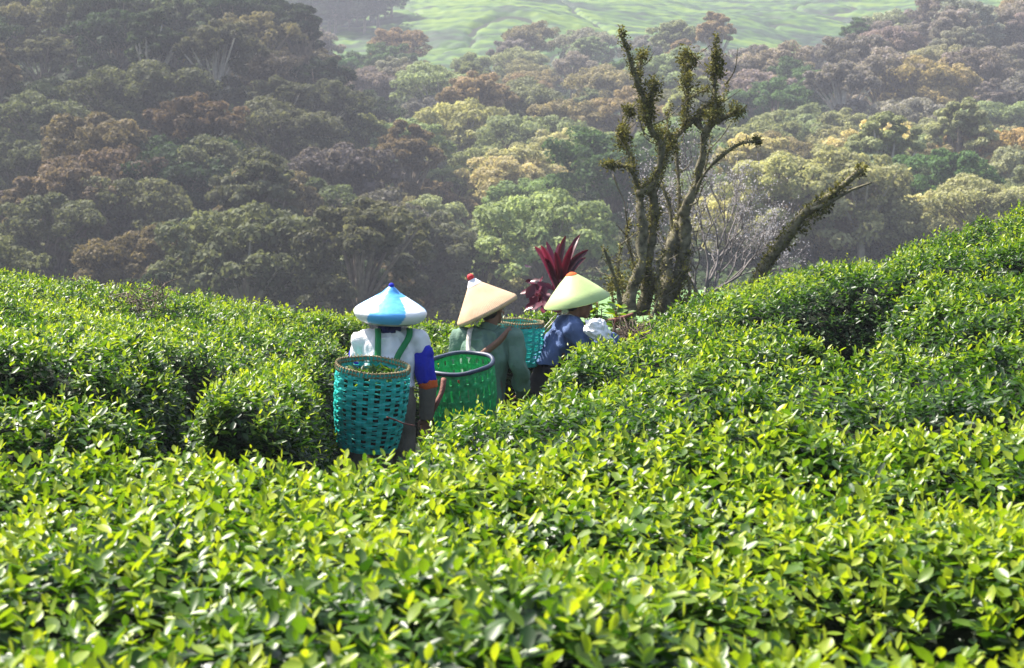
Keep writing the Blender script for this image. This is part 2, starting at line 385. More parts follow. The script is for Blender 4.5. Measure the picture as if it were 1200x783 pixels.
    N = unit(np.stack([-gxn * side * 1.4, -gyn * side * 1.4, .25 + fr], 1))
    n = len(x)
    axis = unit(N * .7 + np.array([0, 0, .5]) + r.normal(0, .28, (n, 3)))
    dep = r.random(n) * .07
    B = np.stack([x, y, z], 1) - N * dep[:, None]
    patch = fbm(x * 1.4, y * 1.4, 0, 2, seed + 31) * .20
    vig_shade = np.clip(.55 + patch + .24 * r.normal(size=n) - .55 * side + young - .4 * (r.random(n) < .16), 0, 1)     # young growth of a shoot, with shade painted in on the flanks
    slen = (.05 + .10 * r.random(n)) * (0.6 + .6 * vig_shade) * size
    ref = unit(np.cross(axis, r.normal(size=(n, 3)))); bin_ = np.cross(axis, ref)
    VV, LL, SS, TT, base = [], [], [], [], 0
    K = 7
    ph0 = r.random(n) * 6.28
    for j in range(K):
        t = j / (K - 1)
        keep = np.ones(n, bool) if j in (1, 2, 3, 4) else r.random(n) < (.8 if j == 0 else .25 + .9 * vig_shade)
        m_ = int(keep.sum()); az = ph0[keep] + j * 2.4 + r.normal(0, .3, m_)
        ang = np.interp(t, [0, .5, .84, 1], [1.55, 1.25, .85, .45]) + r.normal(0, .30, m_)
        rad = np.cos(az)[:, None] * ref[keep] + np.sin(az)[:, None] * bin_[keep]
        Ld = np.cos(ang)[:, None] * axis[keep] + np.sin(ang)[:, None] * rad
        Nd = np.sin(ang)[:, None] * axis[keep] - np.cos(ang)[:, None] * rad + r.normal(0, .18, (m_, 3))
        sz = np.interp(t, [0, .4, .84, 1], [.076, .072, .056, .040]) * r.uniform(.6, 1.2, m_) * size
        tone = np.clip(vig_shade[keep] * (.42 + .62 * t) + .05 * r.normal(size=m_) - .02, 0, 1)
        tone = np.where(r.random(m_) < .004, 1.0, tone)
        P0 = B[keep] + axis[keep] * (slen[keep] * t)[:, None] - off
        v, lp, sz2, tn = leaves_np(P0, Ld, Nd, sz, tone, kind, r.uniform(.0, .35, m_) * (1.25 - t), broad * np.interp(t, [0, .5, 1], [1.1, 1.08, .85]) * r.uniform(.8, 1.2, m_))
        VV.append(v); LL.append(lp + base); SS.append(sz2); TT.append(tn); base += len(v)
    # old leaves deeper inside
    nd = int(n * 1.1); i = r.integers(0, n, nd)
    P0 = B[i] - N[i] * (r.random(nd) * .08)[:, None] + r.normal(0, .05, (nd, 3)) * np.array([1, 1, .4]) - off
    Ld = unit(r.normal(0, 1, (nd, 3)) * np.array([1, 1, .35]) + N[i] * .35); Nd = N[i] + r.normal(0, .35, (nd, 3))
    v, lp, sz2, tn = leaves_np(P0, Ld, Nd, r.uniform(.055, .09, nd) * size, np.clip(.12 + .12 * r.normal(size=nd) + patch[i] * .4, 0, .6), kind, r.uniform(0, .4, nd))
    VV.append(v); LL.append(lp + base); SS.append(sz2); TT.append(tn)
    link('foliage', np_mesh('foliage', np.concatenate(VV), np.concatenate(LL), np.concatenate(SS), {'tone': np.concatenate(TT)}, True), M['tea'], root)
    return root

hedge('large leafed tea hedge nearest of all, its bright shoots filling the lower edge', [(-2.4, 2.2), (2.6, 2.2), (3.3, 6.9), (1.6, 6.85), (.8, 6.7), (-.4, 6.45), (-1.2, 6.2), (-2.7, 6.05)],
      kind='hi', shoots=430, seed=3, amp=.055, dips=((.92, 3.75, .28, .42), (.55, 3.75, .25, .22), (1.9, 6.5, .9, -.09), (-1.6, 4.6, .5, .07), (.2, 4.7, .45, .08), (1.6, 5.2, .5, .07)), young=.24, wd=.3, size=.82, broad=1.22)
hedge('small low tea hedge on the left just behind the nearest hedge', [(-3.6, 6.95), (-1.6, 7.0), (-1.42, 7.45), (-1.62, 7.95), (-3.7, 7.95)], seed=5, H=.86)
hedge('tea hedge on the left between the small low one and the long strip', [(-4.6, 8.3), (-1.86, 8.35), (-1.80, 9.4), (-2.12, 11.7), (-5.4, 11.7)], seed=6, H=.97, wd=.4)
hedge('tea hedge with a shade toned flank just left of the white and blue hat woman', [(-1.70, 8.4), (-.98, 8.5), (-1.08, 9.9), (-1.26, 11.9), (-2.08, 11.9), (-1.80, 9.5)], seed=8, H=.9, wd=.28)
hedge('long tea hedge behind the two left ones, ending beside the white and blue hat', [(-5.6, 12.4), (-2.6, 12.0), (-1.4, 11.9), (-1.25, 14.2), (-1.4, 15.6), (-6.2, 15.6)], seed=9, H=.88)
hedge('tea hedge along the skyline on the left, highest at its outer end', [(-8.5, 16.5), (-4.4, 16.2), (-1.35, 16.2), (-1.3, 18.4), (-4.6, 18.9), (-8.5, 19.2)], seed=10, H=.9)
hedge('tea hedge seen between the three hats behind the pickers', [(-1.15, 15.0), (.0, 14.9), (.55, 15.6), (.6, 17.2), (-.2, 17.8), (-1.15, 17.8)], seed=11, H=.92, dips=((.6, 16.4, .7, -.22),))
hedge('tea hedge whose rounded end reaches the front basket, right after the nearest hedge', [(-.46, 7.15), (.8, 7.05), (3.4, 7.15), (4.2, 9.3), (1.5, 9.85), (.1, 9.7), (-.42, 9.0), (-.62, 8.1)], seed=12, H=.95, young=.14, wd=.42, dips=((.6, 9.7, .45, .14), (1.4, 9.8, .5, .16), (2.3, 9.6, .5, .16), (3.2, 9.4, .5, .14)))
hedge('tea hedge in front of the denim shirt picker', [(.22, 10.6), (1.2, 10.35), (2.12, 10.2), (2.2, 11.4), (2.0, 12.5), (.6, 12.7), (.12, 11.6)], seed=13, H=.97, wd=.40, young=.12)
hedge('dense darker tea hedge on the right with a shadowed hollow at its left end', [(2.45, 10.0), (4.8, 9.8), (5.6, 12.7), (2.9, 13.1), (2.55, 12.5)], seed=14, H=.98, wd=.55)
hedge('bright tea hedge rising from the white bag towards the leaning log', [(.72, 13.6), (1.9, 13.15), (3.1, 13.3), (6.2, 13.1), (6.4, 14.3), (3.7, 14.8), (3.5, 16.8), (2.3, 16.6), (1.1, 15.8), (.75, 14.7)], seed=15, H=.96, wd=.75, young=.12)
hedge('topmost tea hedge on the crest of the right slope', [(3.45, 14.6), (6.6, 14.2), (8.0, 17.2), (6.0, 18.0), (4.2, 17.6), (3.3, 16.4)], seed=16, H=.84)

# ------------------------------------------------------------------ forest
def crown_np(seed, rx, rz, zc, n_cl, per, leaf, flat=.62, open_=.25):
    r = np.random.default_rng(seed); V, T = [], []
    cs = []
    nd = 9; doms = []
    for i in range(nd):
        th = i * 2.4 + r.uniform(-.5, .5); k = math.sqrt((i + .3) / nd) * .72
        doms.append((rx * k * math.cos(th), rx * k * math.sin(th), zc + rz * (1 - 1.15 * k * k) * r.uniform(.35, .75) - rz * .1, rx * r.uniform(.34, .52)))
    for i in range(nd // 2):                              # low skirts
        th = r.uniform(0, 6.28); doms.append((rx * .6 * math.cos(th), rx * .6 * math.sin(th), zc - rz * r.uniform(.35, .9), rx * r.uniform(.3, .45)))
    for i in range(n_cl):
        D_ = doms[i % len(doms)]; d = unit(r.normal(size=3) + np.array([0, 0, .45])); k = r.uniform(.7, 1.05)
        cs.append((D_[0] + d[0] * D_[3] * k, D_[1] + d[1] * D_[3] * k, D_[2] + d[2] * D_[3] * k * .8, rx * r.uniform(.11, .19)))
    for (cx, cy, cz, rc) in cs:
        n = int(per * (rc / (rx * .20)) ** 2)
        d = unit(r.normal(size=(n, 3)) + np.array([0, 0, .35])); rad = rc * (1 - open_ * r.random(n) ** 2) * (1 + .25 * noise3(d[:, 0] * 2.4 + cx, d[:, 1] * 2.4 + cy, d[:, 2] * 2.4 + cz, seed))
        p = np.array([cx, cy, cz]) + d * rad[:, None] * np.array([1, 1, flat])
        nrm = unit(d * .8 + r.normal(0, .55, (n, 3)) + np.array([0, 0, .3])); a = unit(np.cross(nrm, r.normal(size=(n, 3)))); bb = np.cross(nrm, a)
        s = leaf * r.uniform(.6, 1.35, n)[:, None]
        V.append(np.stack([p - a * s * .9, p + bb * s * .6, p + a * s * .9, p - bb * s * .6], 1))
        T.append(np.clip(.5 + r.normal(0, .17) + r.normal(0, .16, n), 0, 1))
    V = np.concatenate(V).reshape(-1, 3); T = np.concatenate(T)
    return V, np.arange(len(V)), np.full(len(T), 4), np.repeat(T, 4), cs
ARCH = []
def archetype(seed, rx, rz, h, n_cl=42, per=210, leaf=.175, **k):
    zc = h - rz
    v, l, s, t, cs = crown_np(seed, rx, rz, zc, n_cl, per, leaf, **k)
    cm = np_mesh('crown', v, l, s, {'tone': t}, False); cm.materials.append(M['crown'])
    r = random.Random(seed); mb = MB()
    tr = h * .035
    tp, par = curve_pts([(0, 0, -.6), (r.uniform(-.3, .3), r.uniform(-.3, .3), h * .35), (r.uniform(-.5, .5), r.uniform(-.5, .5), h * .75)], .8)
    mb.add(*tube_np(tp, tr * (1.25 - .85 * par), 7, .1, seed))
    for c in cs[::5]:
        mb.add(*tube_np(curve_pts([tp[len(tp) // 2], ((c[0] + tp[-1][0]) * .45, (c[1] + tp[-1][1]) * .45, (c[2] + h * .3) * .5 + .4), c[:3]], 1.0)[0], np.linspace(tr * .5, tr * .12, len(curve_pts([tp[len(tp) // 2], ((c[0] + tp[-1][0]) * .45, (c[1] + tp[-1][1]) * .45, (c[2] + h * .3) * .5 + .4), c[:3]], 1.0)[0])), 5))
    tm = mb.mesh('trunk'); tm.materials.append(M['trunk'])
    ARCH.append((cm, tm, rx, h))
archetype(1, 4.6, 2.5, 8.5, 135)
archetype(2, 4.2, 3.2, 10.0, 135)
archetype(3, 5.2, 2.4, 8.0, 150)
archetype(4, 3.4, 3.8, 10.5, 130)
archetype(5, 4.4, 2.9, 9.5, 95, open_=.5)
archetype(6, 5.0, 3.3, 9.5, 160)
archetype(7, 2.8, 4.6, 12.0, 120, open_=.35)
archetype(8, 3.9, 2.7, 9.0, 125)
archetype(9, 2.6, 1.7, 3.3, 90, leaf=.16)
archetype(10, 3.0, 2.0, 3.9, 100, leaf=.16)
def ftree(x, y, a, s, col, label, group, rz, pale=False, sz=1.0, dz=0.0):
    cm, tm, rx, h = ARCH[a]
    t = thing('forest_tree', label, 'tree', (x, y, hz(x, y) + dz), rz, group); t.scale = (s, s, s * sz)
    c = bpy.data.objects.new('crown', cm); COL.objects.link(c); c.parent = t; c.color = (*col, 1)
    k = bpy.data.objects.new('trunk', tm); COL.objects.link(k); k.parent = t
    if pale:
        k.material_slots[0].link = 'OBJECT'; k.material_slots[0].material = M['pale_trunk']
    return t
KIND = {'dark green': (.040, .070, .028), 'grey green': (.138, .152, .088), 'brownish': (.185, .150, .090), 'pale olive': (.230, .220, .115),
        'haze tinted mauve': (.130, .115, .112), 'ochre': (.28, .24, .14), 'fresh green': (.125, .170, .080)}  # mauve puts cloud shade and blue haze into the leaf colour
r = np.random.default_rng(21)
PEND = []
def pick(w):
    ks = list(w); p = np.array([w[k] for k in ks]); return ks[r.choice(len(ks), p=p / p.sum())]
spots = []
def jit_grid(x0, x1, y0, y1, sp):
    out = []; row = 0; y = y0
    while y < y1:
        x = x0 + (row % 2) * sp / 2
        while x < x1:
            out.append((x + r.uniform(-.36, .36) * sp, y + r.uniform(-.36, .36) * sp * .9)); x += sp
        y += sp * .86; row += 1
    return out
def xb_at(y): return float(np.interp(y, [60, 110, 160, 200, 260, 330], [-5, -7.5, -11.5, -20, -38, -60]))
n_tree = 0
for reg, sp, (x0, x1, y0, y1) in (('left', 7.4, (-90, 0, 104, 236)), ('mid', 8.0, (-60, 80, 128, 186)), ('mid', 9.6, (-80, 110, 186, 312))):
    for (x, y) in jit_grid(x0, x1, y0, y1, sp):
        on_left = x < xb_at(y) + 3 and y < 236
        if (reg == 'left') != on_left: continue
        u, v = proj(x, y, hz(x, y) + 8)
        if u < -70 or u > 1270 or v > 392 or v < -95: continue
        if reg == 'mid' and 665 < u < 835 and y < 146: continue      # the meadow stays open
        edge = float(np.interp(u, [380, 440, 560, 620, 700, 800, 860, 930, 1010, 1200], [72, 78, 80, 58, 28, 34, 82, 66, 36, 26]))
        if reg == 'mid' and v < edge - 8: continue
        if reg == 'left':
            kd = pick({'dark green': 3, 'grey green': 5, 'brownish': 5, 'haze tinted mauve': 1, 'ochre': .15}) if v > 40 else pick({'dark green': 2, 'brownish': 3, 'pale olive': 3, 'grey green': 1})
            reg_name, reg_group = 'on the shaded left hillside', 'left hillside'
        elif u < 800:
            kd = pick({'grey green': 4, 'pale olive': 4, 'brownish': 2, 'dark green': 1, 'fresh green': 1.2, 'ochre': .5}) if v > 150 else pick({'haze tinted mauve': 3, 'grey green': 4, 'brownish': 2, 'dark green': .8})
            if u < 480 and v > 160: kd = pick({'dark green': 3, 'fresh green': 2, 'grey green': 2, 'pale olive': 1})
            reg_name, reg_group = 'on the hazy slope behind the pickers', 'middle slope'
        else:
            kd = pick({'pale olive': 4, 'grey green': 5, 'brownish': 1.5, 'ochre': .6, 'dark green': .7}) if v > 135 else pick({'haze tinted mauve': 6, 'grey green': 2, 'brownish': 1, 'dark green': 1.2})
            reg_name, reg_group = 'on the hazy slope behind the mossy trees and the log', 'right slope'
        col = np.array(KIND[kd]) * (.72 if reg == 'left' else 1.3 if kd in ('ochre', 'brownish') else 1.75) * r.uniform(.8, 1.25) * (1 + r.normal(0, .06, 3))  # crown colour darkened for shade on the left, lightened for sunlight elsewhere
        a = int(r.choice([0, 1, 2, 3, 4, 5, 7, 6], p=[.17, .15, .15, .11, .11, .15, .08, .08]))
        s = r.uniform(.66, 1.22) * (1.0 if reg == 'left' or y < 186 else 1.12)
        article = {'ochre': 'ochre yellow', 'brownish': 'brownish green'}.get(kd, kd)
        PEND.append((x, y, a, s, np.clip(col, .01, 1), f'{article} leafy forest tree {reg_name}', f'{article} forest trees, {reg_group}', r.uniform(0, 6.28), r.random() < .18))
# trees wholly hidden behind nearer crowns are left out
PEND.sort(key=lambda t: t[1]); buf = np.zeros((196, 340), bool); VV_, UU_ = np.mgrid[0:196, 0:340]
for t in PEND:
    cm, tm, rx, h = ARCH[t[2]]; z0 = hz(t[0], t[1]); u, v = proj(t[0], t[1], z0 + h * t[3] * .66); k = F / t[1] * t[3] / 4
    e = ((UU_ - (u / 4 + 20)) / (rx * .9 * k)) ** 2 + ((VV_ - (v / 4 + 20)) / (h * .30 * k)) ** 2 < 1
    crest = VV_ < np.interp(UU_ * 4 - 80, [0, 200, 420, 740, 900, 1200], [315, 350, 375, 375, 320, 242]) / 4 + 20
    if (e & crest & ~buf).sum() < 14: continue
    buf |= e | ((np.abs(UU_ - (u / 4 + 20)) < rx * .25 * k) & (VV_ > v / 4 + 20) & (VV_ < v / 4 + 20 + h * .5 * k))
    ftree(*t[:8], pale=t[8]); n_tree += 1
# bushes along the foot of the forest
for i, (x, y) in enumerate(jit_grid(-40, 48, 96, 152, 5.2)):
    u, v = proj(x, y, hz(x, y) + 2)
    if not (-40 < u < 1240 and v < 392): continue
    edge_y = 100 if x < xb_at(y) + 3 else 128 if not (640 < u < 860) else 134
    if not (edge_y < y < edge_y + 17): continue
    kd = pick({'dark green': 3, 'grey green': 3, 'fresh green': 2}); t = ftree(x, y, int(r.integers(8, 10)), r.uniform(.75, 1.3), np.array(KIND[kd]) * r.uniform(.8, 1.2),
        f'{kd} bush at the foot of the forest', f'{kd} bushes at the foot of the forest', r.uniform(0, 6)); t.name = 'forest_bush'; t['category'] = 'bush'
print('forest trees', n_tree)
def on_ground(u, v, d0=60, d1=600, top=7.0):
    """Where the sight line through a photo pixel meets the tree tops."""
    for d in np.arange(d0, d1, 1.0):
        p = px(u, v, d)
        if p.z < hz(p.x, d) + top: return p.x, d
    return px(u, v, d1).x, d1
for (u, v, d0, a, s, col, lab) in (
    (1085, 122, 100, 5, 1.35, (.33, .265, .135), 'broad ochre domed tree standing out on the right slope'),
    (1165, 195, 100, 2, 1.25, (.38, .275, .13), 'orange tinged ochre tree low on the right slope at the frame edge'),
    (180, 28, 90, 0, .8, (.36, .26, .05), 'bright yellow crowned tree near the top of the left hillside'),
    (352, 70, 90, 6, 1.15, (.020, .036, .020), 'tall dark evergreen tree on the edge of the left hillside'),
    (375, 110, 90, 3, 1.05, (.022, .040, .022), 'shorter dark evergreen tree beside the tall dark one'),
    (428, 165, 130, 3, .95, (.22, .235, .10), 'light yellow green tree beside the edge of the left hillside'),
    (480, 245, 120, 4, .8, (.25, .23, .12), 'slim pale tree with two yellowish clumps above the tan hat'),
    (603, 285, 120, 2, .5, (.17, .19, .085), 'small flat topped pale green tree left of the red leaved plant'),
    (830, 135, 130, 0, .95, (.26, .25, .17), 'pale cream tinted tree behind the mossy branches'),
    (460, 70, 200, 1, 1.1, (.06, .065, .055), 'lone grey tree standing up against the green terraces'),
):
    x, d = on_ground(u, v, d0); ftree(x, d, a, s, col, lab, None, .7 * u, pale=(u == 480))
for i in range(22):                                                      # trees on the far crest between the terraces, blue shade put into their colour
    u = 285 + i * 8.3; v = np.interp(u, [285, 400, 470, 540], [10, 20, 6, -8]) + r.uniform(-9, 9)
    x, d = on_ground(u, v, 330, 600, 4.0)
    ftree(x, d, int(r.integers(0, 6)), r.uniform(.8, 1.2), np.array((.032, .052, .036)) * r.uniform(.8, 1.3), 'small tree tinted dark for bluish shade on the far crest among the tea terraces', 'trees on the far crest', r.uniform(0, 6))

# undergrowth covering the forest floor
n = 150000; yy = np.sqrt(r.uniform(90 ** 2, 325 ** 2, n)); xx = r.uniform(-.36, .36, n) * yy
keep = (((xx - .085 * yy) / (.055 * yy)) ** 2 + ((yy - 90) / 40) ** 2 > .9) & (yy < 318 + 8 * noise3(xx / 12, 0, 0, 2)); xx, yy = xx[keep], yy[keep]; n = len(xx)
hh = np.clip(1.1 + 1.3 * fbm(xx / 3.2, yy / 3.2, 0, 2, 71), .1, 3.2)
pp = np.stack([xx, yy, terrain(xx, yy) + hh * r.random(n) ** .4], 1)
nn = unit(r.normal(0, .6, (n, 3)) + np.array([0, -.3, 1])); aa = unit(np.cross(nn, r.normal(size=(n, 3)))); bb = np.cross(nn, aa); ss = r.uniform(.14, .36, n)[:, None]
vv = np.stack([pp - aa * ss, pp + bb * ss * .65, pp + aa * ss, pp - bb * ss * .65], 1).reshape(-1, 3)
M['under'] = attr_mat('undergrowth_leaf', [(0, (.022, .045, .016)), (.5, (.06, .10, .034)), (1, (.14, .17, .07))], rough=.7, spec=.15, trans=.35, tcol=(1.15, 1.15, .7))
tt = np.repeat(np.clip(.45 + .3 * fbm(xx / 5, yy / 5, 3, 2, 5) + r.normal(0, .15, n), 0, 1), 4)
tag(link('undergrowth', np_mesh('undergrowth', vv, np.arange(4 * n), np.full(n, 4), {'tone': tt}), M['under']), 'low leafy undergrowth covering the forest floor', 'undergrowth', kind='stuff')

# ------------------------------------------------------------------ haze
hb = MB()
x0, x1, y0, y1, z0, z1 = -640, 660, -60, 1120, -7, 330
hb.add([(x0, y0, z0), (x1, y0, z0), (x1, y1, z0), (x0, y1, z0), (x0, y0, z1), (x1, y0, z1), (x1, y1, z1), (x0, y1, z1)],
       [(3, 2, 1, 0), (4, 5, 6, 7), (0, 1, 5, 4), (1, 2, 6, 5), (2, 3, 7, 6), (3, 0, 4, 7)])
hm = bpy.data.materials.new('haze'); hm.use_nodes = True; hn = hm.node_tree; hn.nodes.remove(hn.nodes['Principled BSDF'])
pv = hn.nodes.new('ShaderNodeVolumePrincipled'); pv.inputs['Color'].default_value = (.80, .84, .97, 1); pv.inputs['Density'].default_value = .00066
pv.inputs['Anisotropy'].default_value = .12
hn.links.new(pv.outputs[0], hn.nodes['Material Output'].inputs['Volume'])
tag(hb.build('haze', hm, None, False), 'pale blue haze filling the valley air', 'haze', kind='stuff')

# ------------------------------------------------------------------ mossy trees and the leaning log
def moss_np(mb, pts, rad, n, size, seed, spread=.05):
    """Small moss and fern leaves standing out from a limb."""
    r = np.random.default_rng(seed); pts = np.asarray(pts, float); i = r.integers(0, len(pts), n)
    keep = noise3(pts[i][:, 0] * 7, pts[i][:, 1] * 7, pts[i][:, 2] * 7, seed) + r.normal(0, .25, n) > -.38; i = i[keep]; n = len(i)
    nx_ = np.minimum(i + 1, len(pts) - 1); t = r.random(n)[:, None]
    d = unit(r.normal(size=(n, 3)) + np.array([0, 0, .25]))
    P = pts[i] * (1 - t) + pts[nx_] * t + d * (rad[i] * .85 + spread * r.random(n) ** 2)[:, None]
    v, lp, sz, tn = leaves_np(P, unit(d + r.normal(0, .6, (n, 3))), unit(d + r.normal(0, .8, (n, 3))), size * r.uniform(.5, 1.3, n), np.clip(r.normal(.5, .22, n) + .25 * d[:, 2], 0, 1), 'lo', r.uniform(0, .3, n), 1.3)
    mb.add_np(v, lp, sz, tn)
def limb_tree(name, label, base, limbs, D, name_scale, moss=1.0, lumps=()):
    root = thing(name, label, 'tree', base); o = Vector(base)
    tr, br, mo = MB(), MB(), MB(); r = np.random.default_rng(len(limbs))
    for i, (pts, r0, r1, dd, part, mossy) in enumerate(limbs):
        w3 = [px(680 + X / 2.175, 20 + Y / 2.175, D + dd[0] + (dd[1] - dd[0]) * k / (len(pts) - 1)) - o for k, (X, Y) in enumerate(pts)]
        r0, r1 = r0 * (.50 if name_scale == 0 else .60), r1 * (.60 if name_scale == 0 else .68)
        c, par = curve_pts(w3, .05)
        jit = np.stack([noise3(c[:, 2] * 4, i, 0, 7), noise3(c[:, 2] * 4, i, 9, 8), np.zeros(len(c))], 1)
        c = c + jit * .035 * min(1, r0 / .05)
        rad = (r0 + (r1 - r0) * par) * (1 + .30 * noise3(c[:, 0] * 6, c[:, 1] * 6, c[:, 2] * 9, i))
        (tr if part == 't' else br).add(*tube_np(c, rad, 12, .42, i))
        ln = np.linalg.norm(np.diff(c, axis=0), axis=1).sum()
        if mossy: moss_np(mo, c, rad, int(ln * 900 * mossy * moss), .030, 50 + i, .028 + .022 * mossy)
        # dead twig stubs
        for k in range(int(ln * 5)):
            j = int(r.integers(len(c) // 4, len(c))); d = r.normal(size=3); d[2] = abs(d[2]) * .8; d /= np.linalg.norm(d); L = r.uniform(.06, .26) if r.random() < .8 else r.uniform(.3, .6)
            tw, pr = curve_pts([c[j], c[j] + d * L * .5 + r.normal(0, .02, 3), c[j] + d * L + np.array([0, 0, .04])], .05)
            br.add(*tube_np(tw, .010 * (1 - .75 * pr), 5))
    for (X, Y, dd, rr, n) in lumps:
        c = np.array(px(680 + X / 2.175, 20 + Y / 2.175, D + dd) - o); k = np.random.default_rng(int(X + Y))
        pts = c + k.normal(0, rr * .45, (12, 3)) * np.array([.8, .8, 1.3])
        moss_np(mo, pts, np.full(12, rr * .2), int(n * 1.7), .036, int(X * 3 + Y), rr * .55)
    tr.build('trunk', M['bark'], root); br.build('branch', M['bark'], root); mo.build('moss', M['moss'], root)
    return root
D = 19.0
A = [
    ([(128, 850), (127, 760), (150, 640), (156, 540), (150, 440)], .20, .072, (0, .1), 't', .5),
    ([(150, 450), (185, 425), (205, 330), (180, 280), (152, 190), (128, 120), (108, 40)], .078, .036, (.05, -.35), 't', 1.5),
    ([(150, 445), (132, 390), (100, 378), (64, 376)], .052, .022, (.1, -.3), 'b', 1.2),
    ([(134, 395), (125, 345), (105, 292), (126, 235)], .036, .028, (0, .3), 'b', 2.2),
    ([(155, 440), (200, 405), (235, 322), (285, 268), (342, 228)], .070, .042, (.1, .4), 'b', 1.4),
    ([(262, 290), (272, 190), (266, 92)], .050, .028, (.3, .6), 'b', 2.0),
    ([(272, 125), (296, 108)], .030, .020, (.5, .6), 'b', 2.0),
    ([(270, 212), (322, 184)], .034, .018, (.4, .2), 'b', 1.0),
    ([(176, 262), (188, 168)], .040, .030, (-.1, -.3), 'b', 2.5),
    ([(146, 165), (160, 98)], .040, .034, (-.2, -.1), 'b', 2.4),
    ([(202, 335), (218, 295)], .028, .016, (0, .1), 'b', 1.0),
    ([(168, 760), (172, 640), (186, 560), (190, 480), (184, 425)], .15, .060, (.35, .1), 't', 1.2),
    ([(112, 770), (92, 690), (74, 635), (60, 588)], .060, .020, (-.2, -.4), 'b', .4),
    ([(84, 400), (98, 440), (112, 470), (118, 520)], .014, .008, (.2, .2), 'b', 0),
    ([(140, 640), (118, 560), (130, 520)], .030, .010, (.2, .5), 'b', .5),
    ([(100, 780), (110, 700), (96, 640), (104, 580)], .045, .012, (.1, .3), 'b', .6), ([(178, 770), (200, 700), (196, 640), (212, 600)], .045, .015, (-.2, .1), 'b', .8),
    ([(90, 770), (80, 700), (88, 660)], .035, .012, (.2, .4), 'b', .8), ([(165, 300), (150, 250), (160, 215)], .020, .008, (.2, .4), 'b', .4), ([(232, 318), (222, 262), (232, 225)], .022, .008, (.1, .3), 'b', .6),
]
limb_tree('mossy_tree', 'gnarled dead tree with mossy upright limbs, left of two trunks', tuple(px(735, 388, D)), A, D, 0, 1.0,
          [(107, 38, -.3, .06, 90), (160, 98, -.15, .12, 320), (188, 180, -.25, .11, 260), (104, 300, .2, .13, 420), (126, 240, .3, .09, 200), (270, 105, .6, .13, 380), (272, 160, .45, .12, 260),
           (205, 300, 0, .12, 240), (165, 240, -.2, .13, 300), (75, 376, -.2, .07, 120), (150, 650, .2, .25, 500), (190, 510, .2, .14, 260), (90, 690, -.2, .2, 380), (230, 320, .2, .11, 240)])
B = [
    ([(236, 850), (240, 740), (252, 640), (262, 560), (266, 500)], .23, .095, (0, .1), 't', .5),
    ([(265, 505), (290, 440), (302, 370), (322, 300), (342, 262)], .088, .062, (.1, -.3), 't', .5),
    ([(342, 265), (346, 200), (344, 110), (350, 48)], .040, .016, (-.3, -.2), 'b', 1.3),
    ([(338, 268), (370, 252), (404, 236)], .060, .040, (-.3, -.5), 'b', 1.4),
    ([(322, 296), (300, 262), (318, 226), (350, 235)], .050, .036, (-.25, .1), 'b', 1.2),
    ([(290, 450), (316, 400), (346, 366), (400, 326), (458, 316)], .034, .020, (0, -.6), 'b', .3),
    ([(250, 520), (250, 410), (248, 325)], .040, .028, (.1, .3), 'b', .4),
    ([(240, 560), (230, 490), (206, 425)], .036, .022, (.2, .3), 'b', .4),
    ([(205, 780), (214, 700), (226, 600), (246, 520)], .17, .062, (-.1, .1), 't', .8),
    ([(222, 700), (245, 672), (266, 648)], .024, .012, (-.3, -.5), 'b', .5),
    ([(300, 95), (322, 80), (330, 72)], .010, .006, (.1, 0), 'b', 0), ([(262, 780), (276, 700), (270, 640), (282, 600)], .05, .018, (-.2, 0), 'b', .8), ([(200, 770), (192, 700), (200, 650)], .04, .015, (-.3, -.3), 'b', .6),
    ([(318, 395), (330, 330), (326, 290)], .022, .008, (.1, .3), 'b', .2), ([(352, 225), (375, 190), (372, 160)], .020, .007, (-.2, 0), 'b', .6), ([(280, 480), (300, 470), (312, 430)], .014, .006, (-.2, -.3), 'b', 0),
]
limb_tree('mossy_tree', 'thicker mossy dead tree with a long thin side branch, right of two trunks', tuple(px(790, 388, D + .5)), B, D + .5, 1, .9,
          [(345, 140, -.25, .12, 420), (345, 105, -.25, .07, 160), (400, 238, -.5, .10, 260), (450, 318, -.55, .05, 120), (345, 230, -.2, .13, 240), (240, 690, 0, .22, 420), (268, 735, 0, .2, 300), (330, 255, -.3, .12, 260)])
# pale flowering shrub behind
def twig_tree(name, label, base, h, seed):
    r = np.random.default_rng(seed); root = thing(name, label, 'tree', base); wood = MB(); fl = MB(); tips = []
    def grow(p, d, L, rad, lev):
        q = p + d * L; mid = p + d * L * .5 + r.normal(0, L * .06, 3)
        c, par = curve_pts([p, mid, q], L / 4); wood.add(*tube_np(c, rad * (1 - .4 * par), 5 if lev > 1 else 8))
        if lev >= 3: tips.append(c)
        if lev >= 5: return
        for k in range(3 if lev < 4 else 2):
            nd = d + r.normal(0, .42, 3); nd[2] += .22; nd /= np.linalg.norm(nd); grow(q if k else p + d * L * .7, nd, L * r.uniform(.62, .85), rad * .6, lev + 1)
    for k in range(3): 
        d = np.array([r.normal(0, .25), r.normal(0, .25), 1]); grow(np.zeros(3), d / np.linalg.norm(d), h * .27, .035, 0)
    for c in tips: moss_np(fl, c, np.full(len(c), .01), 7, .035, int(r.integers(1e6)), .05)
    wood.build('branch', M['twigs'], root); o = fl.build('blossom', M['blossom'], root); return root
M['blossom'] = attr_mat('pale_blossom', [(0, (.32, .30, .30)), (1, (.58, .55, .55))], rough=.8, spec=.2, trans=.3, tcol=(1, 1, 1))
b0 = px(812, 372, 24.5); twig_tree('pale_shrub', 'fine twigged pale shrub showing whitish behind the mossy trees', (b0.x, b0.y, b0.z - .6), 3.9, 6)

